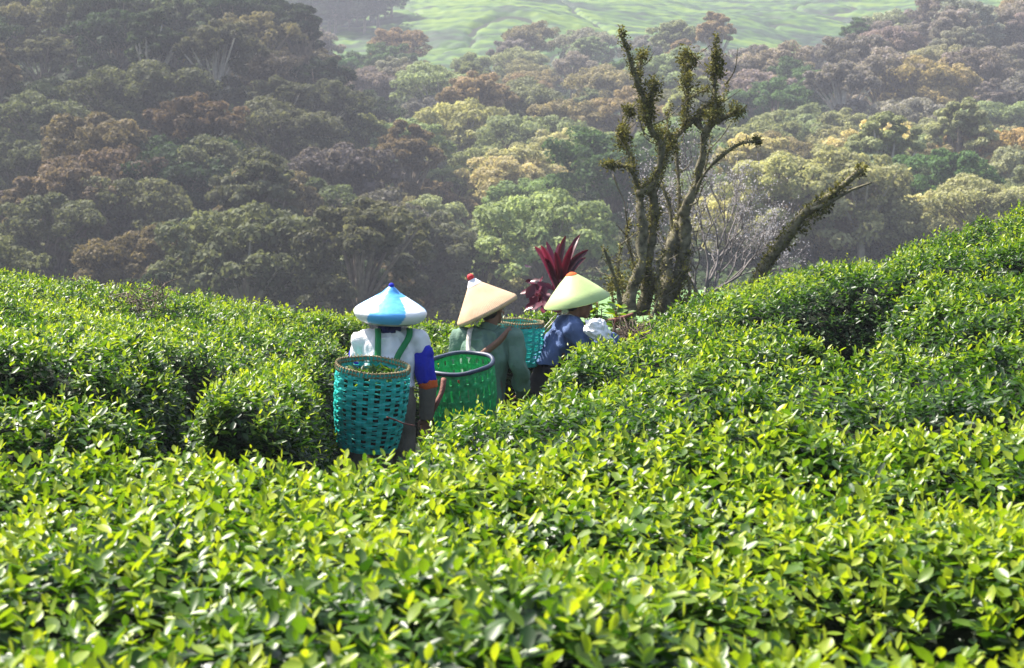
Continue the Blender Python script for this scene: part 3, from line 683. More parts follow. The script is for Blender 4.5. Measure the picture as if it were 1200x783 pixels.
D2 = 19.2; lb = px(893, 335, D2)
root = thing('leaning_log', 'bare mossy log leaning out over the tea slope', 'log', tuple(lb)); lo_ = Vector(lb)
lp = [px(u, v, D2 - k * .12) - lo_ for k, (u, v) in enumerate([(884, 345), (897, 312), (915, 287), (940, 254), (958, 239), (982, 222), (1010, 198)])]
c, par = curve_pts(lp, .05); rad = (.072 - .042 * par) * (1 + .2 * noise3(c[:, 0] * 6, 0, c[:, 2] * 6, 2))
m1 = MB(); m1.add(*tube_np(c, rad, 14, .3, 9)); m1.build('trunk', M['bark'], root)
m2 = MB()
for pts, r0 in (([(950, 246), (970, 238), (995, 224), (1022, 214)], .028), ([(990, 214), (1006, 206), (1016, 207)], .02)):
    c2, p2 = curve_pts([px(u, v, D2 - .5 - .05 * k) - lo_ for k, (u, v) in enumerate(pts)], .05); m2.add(*tube_np(c2, r0 * (1 - .7 * p2), 8, .25, 3))
m2.build('branch', M['bark'], root)
m3 = MB(); moss_np(m3, c, rad, 1900, .040, 77, .045)
under = c[(par > .35) & (par < .75)] - np.array([-.03, 0, .07]); moss_np(m3, under, np.full(len(under), .03), 500, .05, 78, .07)
m3.build('moss', M['moss'], root)

# ------------------------------------------------------------------ red leaved plant, shrubs, branch, soil
def sword_plant():
    b = px(652, 372, 14.9); gz = hz(b.x, b.y); root = thing('red_plant', 'dark red sword leaved plant rising behind the pale green hat', 'plant', (b.x, b.y, gz)); o = Vector((b.x, b.y, gz))
    r = np.random.default_rng(5); cr = MB()
    st = px(655, 336, 14.9) - o
    sm = MB(); c, par = curve_pts([(0, 0, 0), (.03, .02, st.z * .5), tuple(st)], .06); sm.add(*tube_np(c, .028 - .008 * par, 8, .15, 3)); sm.build('stem', M['stick'], root)
    tips = [(626, 286, -.1), (640, 281, .1), (630, 296, .2), (663, 274, .0), (656, 283, .25), (680, 273, .15), (690, 290, -.1), (686, 300, .2), (650, 292, -.2), (672, 284, -.2), (668, 292, .1), (637, 300, -.15), (645, 300, .3), (678, 305, .3), (634, 284, -.2), (687, 294, .35)]
    for (u, v, dy) in tips:
        e = np.array(px(u, v, 14.9 + dy) - o); s0 = np.array(st) + np.array([r.normal(0, .02), r.normal(0, .02), r.uniform(-.10, .03)])
        n = 9; t = np.linspace(0, 1, n)[:, None]; ctr = s0 * (1 - t) + e * t; ctr[:, 2] += (.06 * np.sin(np.pi * t) - .02 * t)[:, 0]
        dl = unit(e - s0); wv = unit(np.cross(dl, np.array([r.normal(0, .4), -1, .3]))); nv = np.cross(wv, dl)
        wd = .029 * np.sin(np.pi * np.clip(.16 + .84 * t[:, 0], 0, 1)) ** .6 + .003
        L_ = ctr - wv * wd[:, None] + nv * .014; R_ = ctr + wv * wd[:, None] + nv * .014
        v_ = np.concatenate([ctr, L_, R_]); f = []
        for i in range(n - 1): f += [(i, i + 1, n + i + 1, n + i), (i, 2 * n + i, 2 * n + i + 1, i + 1)]
        cr.add(v_, f, np.concatenate([np.full(n, .25), np.full(n, .75), np.full(n, .75)]) + r.normal(0, .28))
    P, Ld, Nd = [], [], []
    for k in range(46):                                    # the broad lower leaves
        q = px(636 + r.normal(0, 8), 346 + r.normal(0, 12), 14.8 + r.normal(0, .12)) - o
        P.append(q); d = np.array([r.normal(0, 1), r.normal(0, .6), r.normal(-.2, .6)]); Ld.append(d); Nd.append(np.array([r.normal(0, .5), -.6, .7]))
    v_, lpn, sz, tn = leaves_np(np.array(P), np.array(Ld), np.array(Nd), r.uniform(.07, .14, 46), np.clip(r.normal(.55, .2, 46), 0, 1), 'hi', r.uniform(0, .4, 46), 1.35)
    cr.add_np(v_, lpn, sz, tn); cr.build('leaf_crown', M['cordyline'], root)
sword_plant()
def leafy(label, u, v, d, n, sp, hgt, size, seed, young=.5):
    b = px(u, v, d); gz = hz(b.x, b.y); root = thing('leafy_shrub', label, 'shrub', (b.x, b.y, gz)); r = np.random.default_rng(seed); o = np.array([b.x, b.y, gz])
    ctr = np.array(b) - o; st = MB(); P, Ld, Nd, T = [], [], [], []
    for k in range(9):
        e = ctr + r.normal(0, 1, 3) * np.array([sp, sp, hgt]); c, par = curve_pts([(0, 0, 0), tuple(e * np.array([.5, .5, .6])), tuple(e)], .05); st.add(*tube_np(c, .009 * (1 - .6 * par), 5))
        for j in range(n // 9):
            q = c[int(r.integers(len(c) * 2 // 3, len(c)))]; a = r.uniform(0, 6.28); P.append(q + r.normal(0, .02, 3)); Ld.append([math.cos(a), math.sin(a), r.uniform(-.1, .9)]); Nd.append([r.normal(0, .3), r.normal(0, .3), 1]); T.append(np.clip(young + r.normal(0, .2), 0, 1))
    v_, lpn, sz, tn = leaves_np(np.array(P), np.array(Ld), np.array(Nd), size * r.uniform(.6, 1.2, len(P)), np.array(T), 'hi', r.uniform(0, .4, len(P)), 1.35)
    st.build('stem', M['stick'], root); lf = MB(); lf.add_np(v_, lpn, sz, tn); lf.build('foliage', M['tea'], root)
leafy('loose green shrub in front of the denim picker beyond the white bag', 697, 362, 14.2, 200, .09, .07, .085, 3, .45)
leafy('bright broad leaved shrub beside the foot of the left mossy tree', 736, 371, 15.2, 170, .09, .04, .10, 4, .62)
leafy('low green shrub below the right mossy trunk', 770, 376, 16.0, 140, .12, .03, .07, 5, .5)
fb = px(715, 378, 14.6)
root = thing('fallen_branch', 'dark reddish branch lying past the white bag', 'branch', tuple(fb)); m_ = MB()
c, par = curve_pts([px(u, v, 14.6 + .02 * k) - fb for k, (u, v) in enumerate([(694, 383), (706, 378), (722, 375), (742, 368)])], .03); m_.add(*tube_np(c, .026 - .012 * par, 8, .3, 4))
c, par = curve_pts([px(u, v, 14.65) - fb for (u, v) in [(716, 376), (724, 384), (738, 383)]], .03); m_.add(*tube_np(c, .014 - .006 * par, 7, .2, 5)); m_.build('limb', M['stick'], root)
M['dry'] = mat('dry_brush', (.20, .16, .12), .95, .2, .5, 40, 1.0, 70)
def dry_brush(label, b, n, sp, seed):
    root = thing('dry_brush', label, 'brush', tuple(b)); r = np.random.default_rng(seed); m_ = MB()
    for k in range(n):
        p = r.normal(0, 1, 3) * np.array(sp); d = unit(r.normal(size=3) + np.array([0, 0, .3])); L = r.uniform(.08, .22)
        c, par = curve_pts([p, p + d * L * .5 + r.normal(0, .02, 3), p + d * L], .05); m_.add(*tube_np(c, .006 * (1 - .6 * par), 4))
    m_.build('tangle', M['dry'], root)
dry_brush('brownish dry twigs among the leaves on the left skyline', px(166, 351, 16.6), 90, (.16, .15, .05), 9)
dry_brush('brown heap of dry prunings at the end of the bright hedge by the white bag', px(738, 399, 13.8), 220, (.05, .055, .018), 4)

# ------------------------------------------------------------------ people
def ball(c, r3, rot=None, n=20):
    m_ = n // 2; th, ph = np.meshgrid(np.linspace(0, 2 * np.pi, n, endpoint=False), np.linspace(0, np.pi, m_ + 1)[1:-1])
    p = np.stack([np.sin(ph) * np.cos(th), np.sin(ph) * np.sin(th), np.cos(ph)], -1).reshape(-1, 3)
    p = np.concatenate([p, [[0, 0, 1], [0, 0, -1]]]) * np.asarray(r3, float)
    if rot is not None: p = p @ np.array(rot).T
    f = []; rows = m_ - 1; T, Bt = rows * n, rows * n + 1
    for i in range(rows - 1):
        for j in range(n): k = (j + 1) % n; f.append((i * n + j, (i + 1) * n + j, (i + 1) * n + k, i * n + k))
    for j in range(n): k = (j + 1) % n; f.append((T, j, k)); f.append((Bt, (rows - 1) * n + k, (rows - 1) * n + j))
    return p + np.asarray(c, float), f
def limb(mb, pts, rad, round_ends=True, sides=16):
    pts = [np.asarray(p, float) for p in pts]
    c, par = curve_pts(pts, .025) if len(pts) > 2 else curve_pts(pts, .03)
    rr = np.interp(par, np.linspace(0, 1, len(rad)), rad)
    mb.add(*tube_np(c, rr, sides))
    if round_ends:
        mb.add(*ball(c[0], [rr[0]] * 3)); mb.add(*ball(c[-1], [rr[-1]] * 3))
def torso(mb, secs, n=28):
    """Stacked ellipses: centre, half width, half depth; facing +y."""
    S = np.array([[*c, a, b_] for c, a, b_ in secs]); t = np.linspace(0, 1, len(S)); tt = np.linspace(0, 1, 34)
    Q = np.stack([np.interp(tt, t, S[:, k]) for k in range(5)], 1)
    for k in range(5):
        for _ in range(2): Q[1:-1, k] = .25 * Q[:-2, k] + .5 * Q[1:-1, k] + .25 * Q[2:, k]
    a = np.linspace(0, 2 * np.pi, n, endpoint=False); ca, sa = np.cos(a), np.sin(a)
    se = lambda x: np.sign(x) * np.abs(x) ** .85
    v = np.stack([Q[:, None, 0] + Q[:, None, 3] * se(ca), Q[:, None, 1] + Q[:, None, 4] * se(sa), np.repeat(Q[:, 2:3], n, 1)], -1).reshape(-1, 3); f = []
    for i in range(len(Q) - 1):
        for j in range(n): k = (j + 1) % n; f.append((i * n + j, i * n + k, (i + 1) * n + k, (i + 1) * n + j))
    f.append(tuple(range(n))[::-1]); f.append(tuple((len(Q) - 1) * n + j for j in range(n)))
    mb.add(v, f)
def fuse(mb, name, m, parent, voxel, smooth=6, fold=0.0, fscale=14.0, seed=0, stretch=(1, 1, .55)):
    """Joins the pieces into one continuous skin."""
    t = bpy.data.objects.new('tmp', mb.mesh('tmp')); COL.objects.link(t)
    md = t.modifiers.new('r', 'REMESH'); md.mode = 'VOXEL'; md.voxel_size = voxel
    ms = t.modifiers.new('s', 'SMOOTH'); ms.iterations = smooth; ms.factor = .5
    dg = bpy.context.evaluated_depsgraph_get(); me = bpy.data.meshes.new_from_object(t.evaluated_get(dg)); bpy.data.objects.remove(t)
    me.name = name; n = len(me.vertices); co = np.empty(n * 3, np.float32); me.vertices.foreach_get('co', co); co = co.reshape(-1, 3).astype(float)
    if fold:
        no = np.empty(n * 3, np.float32); me.vertices.foreach_get('normal', no); no = no.reshape(-1, 3)
        q = co * fscale * np.array(stretch); wv = noise3(*(co * 6).T, seed + 9) * 1.6
        k = 1 - np.abs(noise3(q[:, 0] + wv, q[:, 1] + wv, q[:, 2] - wv, seed)) * 2; k2 = noise3(*(q * 2.3).T, seed + 4)
        co = co + no * (k * fold + k2 * fold * .35)[:, None]
    me.vertices.foreach_set('co', co.astype(np.float32).ravel()); me.polygons.foreach_set('use_smooth', np.ones(len(me.polygons), bool)); me.update()
    me.materials.clear()
    return link(name, me, m, parent)
def hand(mb, w, d, up, s=1.0, side=1):
    """Palm and five bent fingers from the wrist w along d; up is the back of the hand."""
    w, d, up = np.array(w, float), unit(np.array(d, float)), np.array(up, float); up = unit(up - d * np.dot(up, d)); x = np.cross(d, up) * side
    rot = np.stack([x, d, up], 1); mb.add(*ball(w + d * .045 * s, (.040 * s, .052 * s, .017 * s), rot))
    for k, (ox, L) in enumerate(((-.030, .066), (-.010, .078), (.011, .074), (.030, .058))):
        b0 = w + d * .075 * s + x * ox * s; b1 = b0 + (d * .9 - up * .35) * L * .5 * s; b2 = b1 + (d * .5 - up * .85) * L * .5 * s
        limb(mb, [b0 - d * .02 * s, b1, b2], [.0095 * s, .0085 * s, .0075 * s], True, 8)
    b0 = w + d * .02 * s - x * .03 * s; b1 = b0 + (d * .5 - x * .7 - up * .2) * .04 * s; b2 = b1 + (d * .8 - x * .1 - up * .5) * .032 * s
    limb(mb, [b0, b1, b2], [.013 * s, .0105 * s, .0085 * s], True, 8)
def head_parts(mb, c, yaw=0.0, tilt=0.0):
    Rm = np.array(Euler((tilt, 0, yaw)).to_matrix()); P = lambda x, y, z: np.asarray(c) + Rm @ np.array([x, y, z])
    mb.add(*ball(P(0, -.012, .035), (.074, .090, .080), Rm)); mb.add(*ball(P(0, .020, -.035), (.056, .066, .075), Rm)); mb.add(*ball(P(0, .062, -.088), (.026, .024, .020), Rm))
    for s in (-1, 1):
        mb.add(*ball(P(s * .074, -.005, -.01), (.010, .020, .032), Rm)); mb.add(*ball(P(s * .030, .066, -.025), (.022, .018, .018), Rm)); mb.add(*ball(P(s * .028, .076, .022), (.024, .012, .009), Rm))
    mb.add(*ball(P(0, .088, -.022), (.014, .018, .014), Rm)); mb.add(*ball(P(0, .082, .0), (.009, .014, .026), Rm))
    mb.add(*ball(P(0, .078, -.057), (.024, .012, .006), Rm)); mb.add(*ball(P(0, .076, -.067), (.020, .012, .006), Rm))
    return P
def ribbon(pts, wv, wid, th, step=.02):
    c, par = curve_pts(pts, step); n = len(c); T = unit(np.gradient(c, axis=0)); W = np.asarray(wv, float)
    W = np.broadcast_to(W, c.shape) if W.ndim == 1 else np.stack([np.interp(par, np.linspace(0, 1, len(W)), W[:, k]) for k in range(3)], 1)
    W = unit(W - T * np.sum(W * T, 1, keepdims=True)); N = np.cross(T, W); h, t = wid / 2, th / 2
    v = np.stack([c - W * h - N * t, c + W * h - N * t, c + W * h + N * t, c - W * h + N * t], 1).reshape(-1, 3); f = []
    for i in range(n - 1):
        for j in range(4): k = (j + 1) % 4; f.append((i * 4 + j, i * 4 + k, i * 4 + 4 + k, i * 4 + 4 + j))
    f += [(3, 2, 1, 0), tuple(4 * n - 4 + j for j in range(4))]
    return v, f
def lathe(prof, n=96):
    prof = np.asarray(prof, float); a = np.linspace(0, 2 * np.pi, n, endpoint=False)
    v = np.stack([prof[:, None, 0] * np.cos(a), prof[:, None, 0] * np.sin(a), np.repeat(prof[:, 1:2], n, 1)], -1).reshape(-1, 3); f = []
    for i in range(len(prof) - 1):
        for j in range(n): k = (j + 1) % n; f.append((i * n + j, i * n + k, (i + 1) * n + k, (i + 1) * n + j))
    return v, f

def person(label, loc, rz, J, shirt_m, trouser_m, scale=1.0, hem=-.10):
    """J: joints in the person's own space, feet at z 0, facing +y."""
    root = thing('person', label, 'person', loc, rz); root.scale = (scale,) * 3
    hp, ch, sh, hd = (np.array(J[k], float) for k in ('hip', 'chest', 'shoulders', 'head'))
    secs = lambda g: [(hp + [0, 0, -.08], .150 + g, .110 + g), (hp, .160 + g, .118 + g), (hp * .5 + ch * .5, .138 + g, .104 + g), (ch, .160 + g, .115 + g), (sh + [0, 0, -.05], .165 + g, .095 + g), (sh + [0, 0, .005], .125 + g, .070 + g), (sh + [0, .01, .045], .060 + g, .055 + g)]
    b = MB(); torso(b, secs(0)); limb(b, [sh, sh * .45 + hd * .55 + [0, -.012, -.03], hd + [0, -.01, -.02]], [.062, .050, .052])
    P = head_parts(b, hd, J.get('yaw', 0), J.get('tilt', 0))
    for s, k in ((1, 'R'), (-1, 'L')):
        S, E, W_ = (np.array(p, float) for p in J['arm' + k]); limb(b, [S, E], [.047, .037]); limb(b, [E, W_], [.037, .025]); limb(b, [sh + [0, 0, -.02], S], [.07, .05])
        hand(b, W_, J.get('hand' + k, W_ - E), J.get('up' + k, (0, 0, 1)), .95, s)
        H, K, A_ = (np.array(p, float) for p in J['leg' + k]); limb(b, [H, K], [.078, .052]); limb(b, [K, A_], [.050, .034]); limb(b, [A_ + [0, -.02, -.03], A_ + [0, .15, -.045]], [.036, .026])
    fuse(b, 'body', M['skin'], root, .0065, 4)
    for s in (-1, 1):
        e = MB(); e.add(*ball(P(s * .028, .083, .006), (.011, .007, .008))); e.build('eye', M['white_strap'], root)
    hb = MB(); hb.add(*ball(P(0, -.022, .045), (.080, .088, .080))); hb.add(*ball(P(0, -.055, -.02), (.066, .052, .075))); fuse(hb, 'hair', M['hair'], root, .009, 3, .003, 40)
    t = MB(); torso(t, [(hp + [0, 0, -.10], .155, .118), (hp, .170, .128), (hp * .5 + ch * .5, .150, .114), (hp * .35 + ch * .65, .148, .112)])
    for k in 'RL':
        H, K, A_ = (np.array(p, float) for p in J['leg' + k]); limb(t, [H, K, A_ + [0, 0, .04]], [.095, .078, .062], False); t.add(*ball(H, [.095] * 3))
    fuse(t, 'trousers', trouser_m, root, .012, 4, .006, 14, 5)
    s_ = MB(); torso(s_, [(hp * (1 - .9) + hp * .9 + [0, 0, hem], .172, .134)] + [q for q in secs(.018)[1:-1] if q[0][2] > hp[2] + hem + .02] + [(sh + [0, .01, .035], .072, .066)])
    for s, k in ((1, 'R'), (-1, 'L')):
        S, E, W_ = (np.array(p, float) for p in J['arm' + k]); limb(s_, [sh + [0, 0, -.025], S], [.082, .068])
        if J.get('sleeve'): limb(s_, [S, S * .86 + E * .14] if s > 0 else [S, S * .4 + E * .6], [.068, .066])
        else: limb(s_, [S, E, W_ * .9 + E * .1], [.070, .058, .046], True)
    fuse(s_, 'shirt', shirt_m, root, .010, 5, .020 if not J.get('sleeve') else .016, 15, 3)
    return root, P
def hat(root, P, prof, m, at, rot, n=96):
    mb = MB(); mb.add(*lathe(prof, n)); o = mb.build('hat', m, root); o.location = P(*at); o.rotation_euler = rot; return o

# woman in the white and blue shirt
y1 = 11.6; x1 = -.835; g1 = hz(x1, y1)
J1 = dict(hip=(0, 0, .80), chest=(0, .03, 1.05), shoulders=(0, .04, 1.215), head=(.005, .075, 1.375), tilt=-.15, sleeve=True,
          armR=((.195, .03, 1.19), (.262, .01, .905), (.250, .05, .665)), armL=((-.185, .05, 1.19), (-.20, .22, 1.00), (-.10, .42, .98)), handL=(.2, 1, .0),
          legR=((.085, 0, .76), (.095, .03, .43), (.10, -.02, .08)), legL=((-.085, 0, .76), (-.095, .04, .43), (-.10, 0, .08)))
p1, P1 = person('person in a white shirt with royal blue sleeves and domed white and blue hat', (x1, y1, g1), R(4), J1, M['white_cloth'], M['grey_cloth'], hem=.08)
for s, k in ((1, 'R'), (-1, 'L')):
    S, E, W_ = (np.array(q, float) for q in J1['arm' + k]); mb = MB(); q0 = .30 if s > 0 else .6; limb(mb, [S * (1 - q0) + E * q0, S * .4 + E * .6, E], [.074, .074, .066], False); q0 += .12; mb.add(*ball(S * (1 - q0) + E * q0 + np.array([s * .012, 0, .035]), [.070] * 3))
    sl_ = fuse(mb, 'sleeve', M['blue_cloth'], p1, .009, 3, .005, 16, 5)
    d = unit(E - S); mb = MB(); limb(mb, [E - d * .012, E + d * .045], [.0665, .062], False); fuse(mb, 'cuff', M['orange_cloth'], sl_, .007, 2, .002, 20, 2)
    mb = MB(); limb(mb, [E + d * .02, E * .5 + W_ * .5, W_ * 1.06 - E * .06], [.060, .055, .046], False); fuse(mb, 'undersleeve', M['grey_cloth'], p1, .008, 3, .004, 18, 6)
mb = MB(); limb(mb, [(0, .045, 1.235), (0, .055, 1.30)], [.085, .076], False); fuse(mb, 'collar', M['navy_cloth'], p1, .008, 3, .003, 20, 8)
prof1 = [(.10, .015), (.165, .0), (.205, .012), (.232, .035), (.247, .062), (.250, .085), (.238, .106), (.216, .125), (.184, .148), (.148, .172), (.112, .196), (.082, .216), (.062, .230), (.045, .248), (.029, .266), (.015, .276)]
pp, _ = curve_pts([(a, 0, b_) for a, b_ in prof1], .008); prof1 = [(a, c_) for a, _, c_ in pp]
mb = MB(); v, f = lathe(prof1, 144); mb.add(v, f); me = mb.mesh('hat')
ang = np.arctan2(v[:, 0], -v[:, 1]); hgt = v[:, 2]                       # 0 faces the path behind her back
skew = ang - (-.25 + 1.7 * (hgt - .02)); k6 = (np.floor((skew + .42) / (math.pi / 3)).astype(int)) % 2 == 0
paint = np.where((k6 & (hgt > .004))[:, None], np.array([[.10, .42, .82]]), np.array([[.80, .81, .83]]))
paint = np.where((hgt > .205)[:, None], np.array([[.075, .36, .78]]), paint); paint = np.where((hgt < .022)[:, None], np.array([[.38, .37, .33]]), paint)
at = me.attributes.new('paint', 'FLOAT_COLOR', 'POINT'); at.data.foreach_set('color', np.concatenate([paint, np.ones((len(paint), 1))], 1).astype(np.float32).ravel())
pm = bpy.data.materials.new('painted_hat'); pm.use_nodes = True; b_ = pm.node_tree.nodes['Principled BSDF']; a_ = pm.node_tree.nodes.new('ShaderNodeAttribute'); a_.attribute_name = 'paint'
pm.node_tree.links.new(a_.outputs['Color'], b_.inputs['Base Color']); b_.inputs['Roughness'].default_value = .4
nz = pm.node_tree.nodes.new('ShaderNodeTexNoise'); nz.inputs['Scale'].default_value = 9; bp = pm.node_tree.nodes.new('ShaderNodeBump'); bp.inputs['Strength'].default_value = .25; bp.inputs['Distance'].default_value = .02
pm.node_tree.links.new(nz.outputs['Fac'], bp.inputs['Height']); pm.node_tree.links.new(bp.outputs[0], b_.inputs['Normal'])
h1 = link('hat', me, pm, p1); h1.scale = (1, 1, .90); h1.location = P1(0, -.01, -.062); h1.rotation_euler = (R(7), R(3), R(-4))
mb = MB(); mb.add(*ball((0, 0, .283), (.020, .020, .020))); mb.add(*tube_np([(0, 0, .262), (0, 0, .28)], [.017, .017], 12)); mb.build('knob', M['blue_cloth'], h1)

# person in the grey green jacket
y2 = 12.5; x2 = -.205; g2 = hz(x2, y2)
J2 = dict(hip=(-.03, -.02, .80), chest=(0, .02, 1.06), shoulders=(.015, .05, 1.245), head=(.045, .10, 1.435), yaw=R(-25), tilt=-.1,
          armR=((.205, .05, 1.215), (.265, .03, .955), (.235, .19, .80)), armL=((-.185, .05, 1.22), (-.24, .11, .98), (-.12, .32, .95)), handL=(.2, 1, 0),
          legR=((.06, -.02, .76), (.075, .03, .43), (.08, -.02, .08)), legL=((-.11, -.02, .76), (-.115, .04, .43), (-.12, 0, .08)))
p2, P2 = person('person in a grey green jacket and tan conical hat with a red bobble', (x2, y2, g2), R(-14), J2, M['green_cloth'], M['grey_cloth'])
mb = MB(); limb(mb, [(.02, .06, 1.265), (.035, .075, 1.315)], [.082, .072], False); fuse(mb, 'collar', M['green_cloth'], p2, .008, 3, .003, 20, 8)
prof2 = [(.232, -.020), (.240, -.022), (.244, .0), (.240, .012), (.17, .085), (.10, .160), (.05, .212), (.045, .214)]
h2 = hat(p2, P2, [(.02, .17), (.12, .10), (.226, -.012)] + prof2, M['straw'], (-.045, -.02, -.012), (R(10), R(-25), 0))
mb = MB(); mb.add(*lathe([(.058, .206), (.053, .214), (.030, .246), (.020, .254)], 48)); mb.build('hat_top', M['white_cloth'], h2)
mb = MB(); mb.add(*ball((0, 0, .270), (.026, .026, .026))); mb.build('bobble', M['red'], h2)
mb = MB()
for k in range(1):
    c, par = curve_pts([P2(.072, -.02, .04), P2(.074, .02, -.06), P2(.045, .06, -.105)], .01); mb.add(*tube_np(c, np.full(len(c), .004), 6))
mb.build('chin_cord', M['white_strap'], p2)

# person in the blue denim shirt, bending to the right over the hedge
y3 = 13.45; x3 = .285; g3 = hz(x3, y3)
J3 = dict(hip=(0, -.02, .80), chest=(0, .08, 1.06), shoulders=(0, .15, 1.235), head=(.01, .25, 1.385), tilt=-.25, yaw=R(-6),
          armR=((.185, .15, 1.205), (.215, .32, 1.02), (.16, .48, 1.12)), armL=((-.185, .15, 1.205), (-.22, .36, 1.05), (-.10, .55, 1.10)), handR=(-.2, 1, .05), handL=(.2, 1, 0),
          legR=((.085, -.02, .76), (.095, .04, .43), (.10, .0, .08)), legL=((-.085, -.02, .76), (-.095, .05, .43), (-.10, .02, .08)))
p3, P3 = person('person in a blue denim shirt and pale green conical hat bending towards the hedge', (x3, y3, g3), R(-84), J3, M['denim'], M['dark_cloth'], 1.03, hem=.12)
prof3 = [(.02, .16), (.12, .09), (.238, .0), (.246, -.004), (.249, .004), (.18, .085), (.10, .168), (.035, .226), (.012, .240), (.002, .243)]
h3 = hat(p3, P3, prof3, M['lime_hat'], (0, -.03, .005), (R(13), R(6), 0)); h3.scale = (1.04, 1.04, .95)
mb = MB(); mb.add(*lathe([(.042, .2225), (.036, .2295), (.012, .2435), (.001, .246)], 40)); mb.build('hat_tip', M['orange_cloth'], h3)

# ------------------------------------------------------------------ baskets
def basket(label, loc, rot, r_top, r_bot, h, ncol, nrow, m, rim_m, rim_r, holes=True, squash=.85, rim_style='cane', bulge=.02):
    root = thing('basket', label, 'basket', loc); root.rotation_euler = rot
    nt_, nz_ = ncol * 4, nrow * 3
    a = np.linspace(0, 2 * np.pi, nt_, endpoint=False); zz = np.linspace(0, 1, nz_ + 1)
    AA, ZZ = np.meshgrid(a, zz); ci = np.arange(nt_) // 4; ri = np.minimum(np.arange(nz_ + 1) // 3, nrow - 1)
    rr = r_bot + (r_top - r_bot) * ZZ ** .8 + bulge * np.sin(np.pi * ZZ)
    par = (ci[None] + ri[:, None]) % 2; mid = (np.arange(nt_) % 4 == 2)[None]
    rr = rr + np.where(mid, .0, .004) + np.where(par == 0, .003, -.002) + .004 * noise3(np.cos(AA) * 3, np.sin(AA) * 3, ZZ * 6, ncol)
    v = np.stack([rr * np.cos(AA), squash * rr * np.sin(AA), -h + h * ZZ], -1).reshape(-1, 3)
    idx = np.arange(nt_ * (nz_ + 1)).reshape(nz_ + 1, nt_); idx = np.concatenate([idx, idx[:, :1]], 1)
    q = np.stack([idx[:-1, :-1], idx[:-1, 1:], idx[1:, 1:], idx[1:, :-1]], -1)
    J, I = np.meshgrid(np.arange(nt_), np.arange(nz_))
    if holes:
        rh = np.random.default_rng(ncol); open_ = rh.random((nrow, ncol)) < .93
        k2 = (I + (J // 4 % 2)) % 3
        hole = (J % 4 > 1) & ((k2 == 1) | (k2 == 2) & (rh.random((nrow + 2, ncol))[(I + (J // 4 % 2)) // 3, J // 4] < .45)) & open_[np.minimum(I // 3, nrow - 1), J // 4]
        hole &= (I > 2) & (I < nz_ - 2)
    else: hole = (J % 4 == 1) & (I % 9 > 2) & (I < nz_ - 3) & (I > 4)
    q = q[~hole]
    bot = np.array([[0, 0, -h]]); loops = q.ravel().tolist(); sizes = [4] * len(q)
    for j in range(nt_): loops += [len(v), int(idx[0, j + 1]), int(idx[0, j])]; sizes.append(3)
    o = link('woven_body', np_mesh('woven_body', np.concatenate([v, bot]), loops, sizes, None, False), m, root)
    md = o.modifiers.new('thickness', 'SOLIDIFY'); md.thickness = .004; md.offset = 0
    rm = MB(); t = np.linspace(0, 2 * np.pi, 73)
    ro = r_top + .004
    for dz, k in (((.0, 1), (-.026, 1.0)) if rim_style == 'cane' else ((0, 1),)):
        rm.add(*tube_np(np.stack([ro * np.cos(t), squash * ro * np.sin(t), np.full(73, dz) + .003 * np.sin(t * 5)], 1), np.full(73, rim_r), 10, .12, 3, False))
    if rim_style == 'cane':
        for j in range(58):                               # binding
            b0 = j / 58 * 2 * np.pi; c_ = np.array([ro * math.cos(b0), squash * ro * math.sin(b0), -.013]); nn_ = unit(np.array([math.cos(b0), math.sin(b0) / squash, 0]))
            tv = unit(np.array([-math.sin(b0), squash * math.cos(b0), 0])); L = []
            for s_ in np.linspace(0, 2 * np.pi, 10, endpoint=False): L.append(c_ + nn_ * math.cos(s_) * (rim_r + .003) + np.array([0, 0, 1]) * math.sin(s_) * .024 + tv * .004 * math.sin(s_))
            L.append(L[0]); rm.add(*tube_np(L, np.full(11, .003), 5, 0, 0, False))
    rm.build('rim', rim_m, root); return root
def strap(bk, name, pts, m, wid, wv):
    inv = bk.matrix_basis.inverted() if False else (Matrix.Translation(bk.location) @ bk.rotation_euler.to_matrix().to_4x4()).inverted()
    mb = MB(); mb.add(*ribbon([inv @ Vector(q) for q in pts], np.array([inv.to_3x3() @ Vector(w_) for w_ in wv]) if isinstance(wv[0], (tuple, list)) else np.array(inv.to_3x3() @ Vector(wv)), wid, .005)); return mb.build(name, m, bk)
def on(root, q): return Matrix.Translation(root.location) @ root.rotation_euler.to_matrix().to_4x4() @ Matrix.Diagonal((*root.scale, 1)) @ Vector(q)

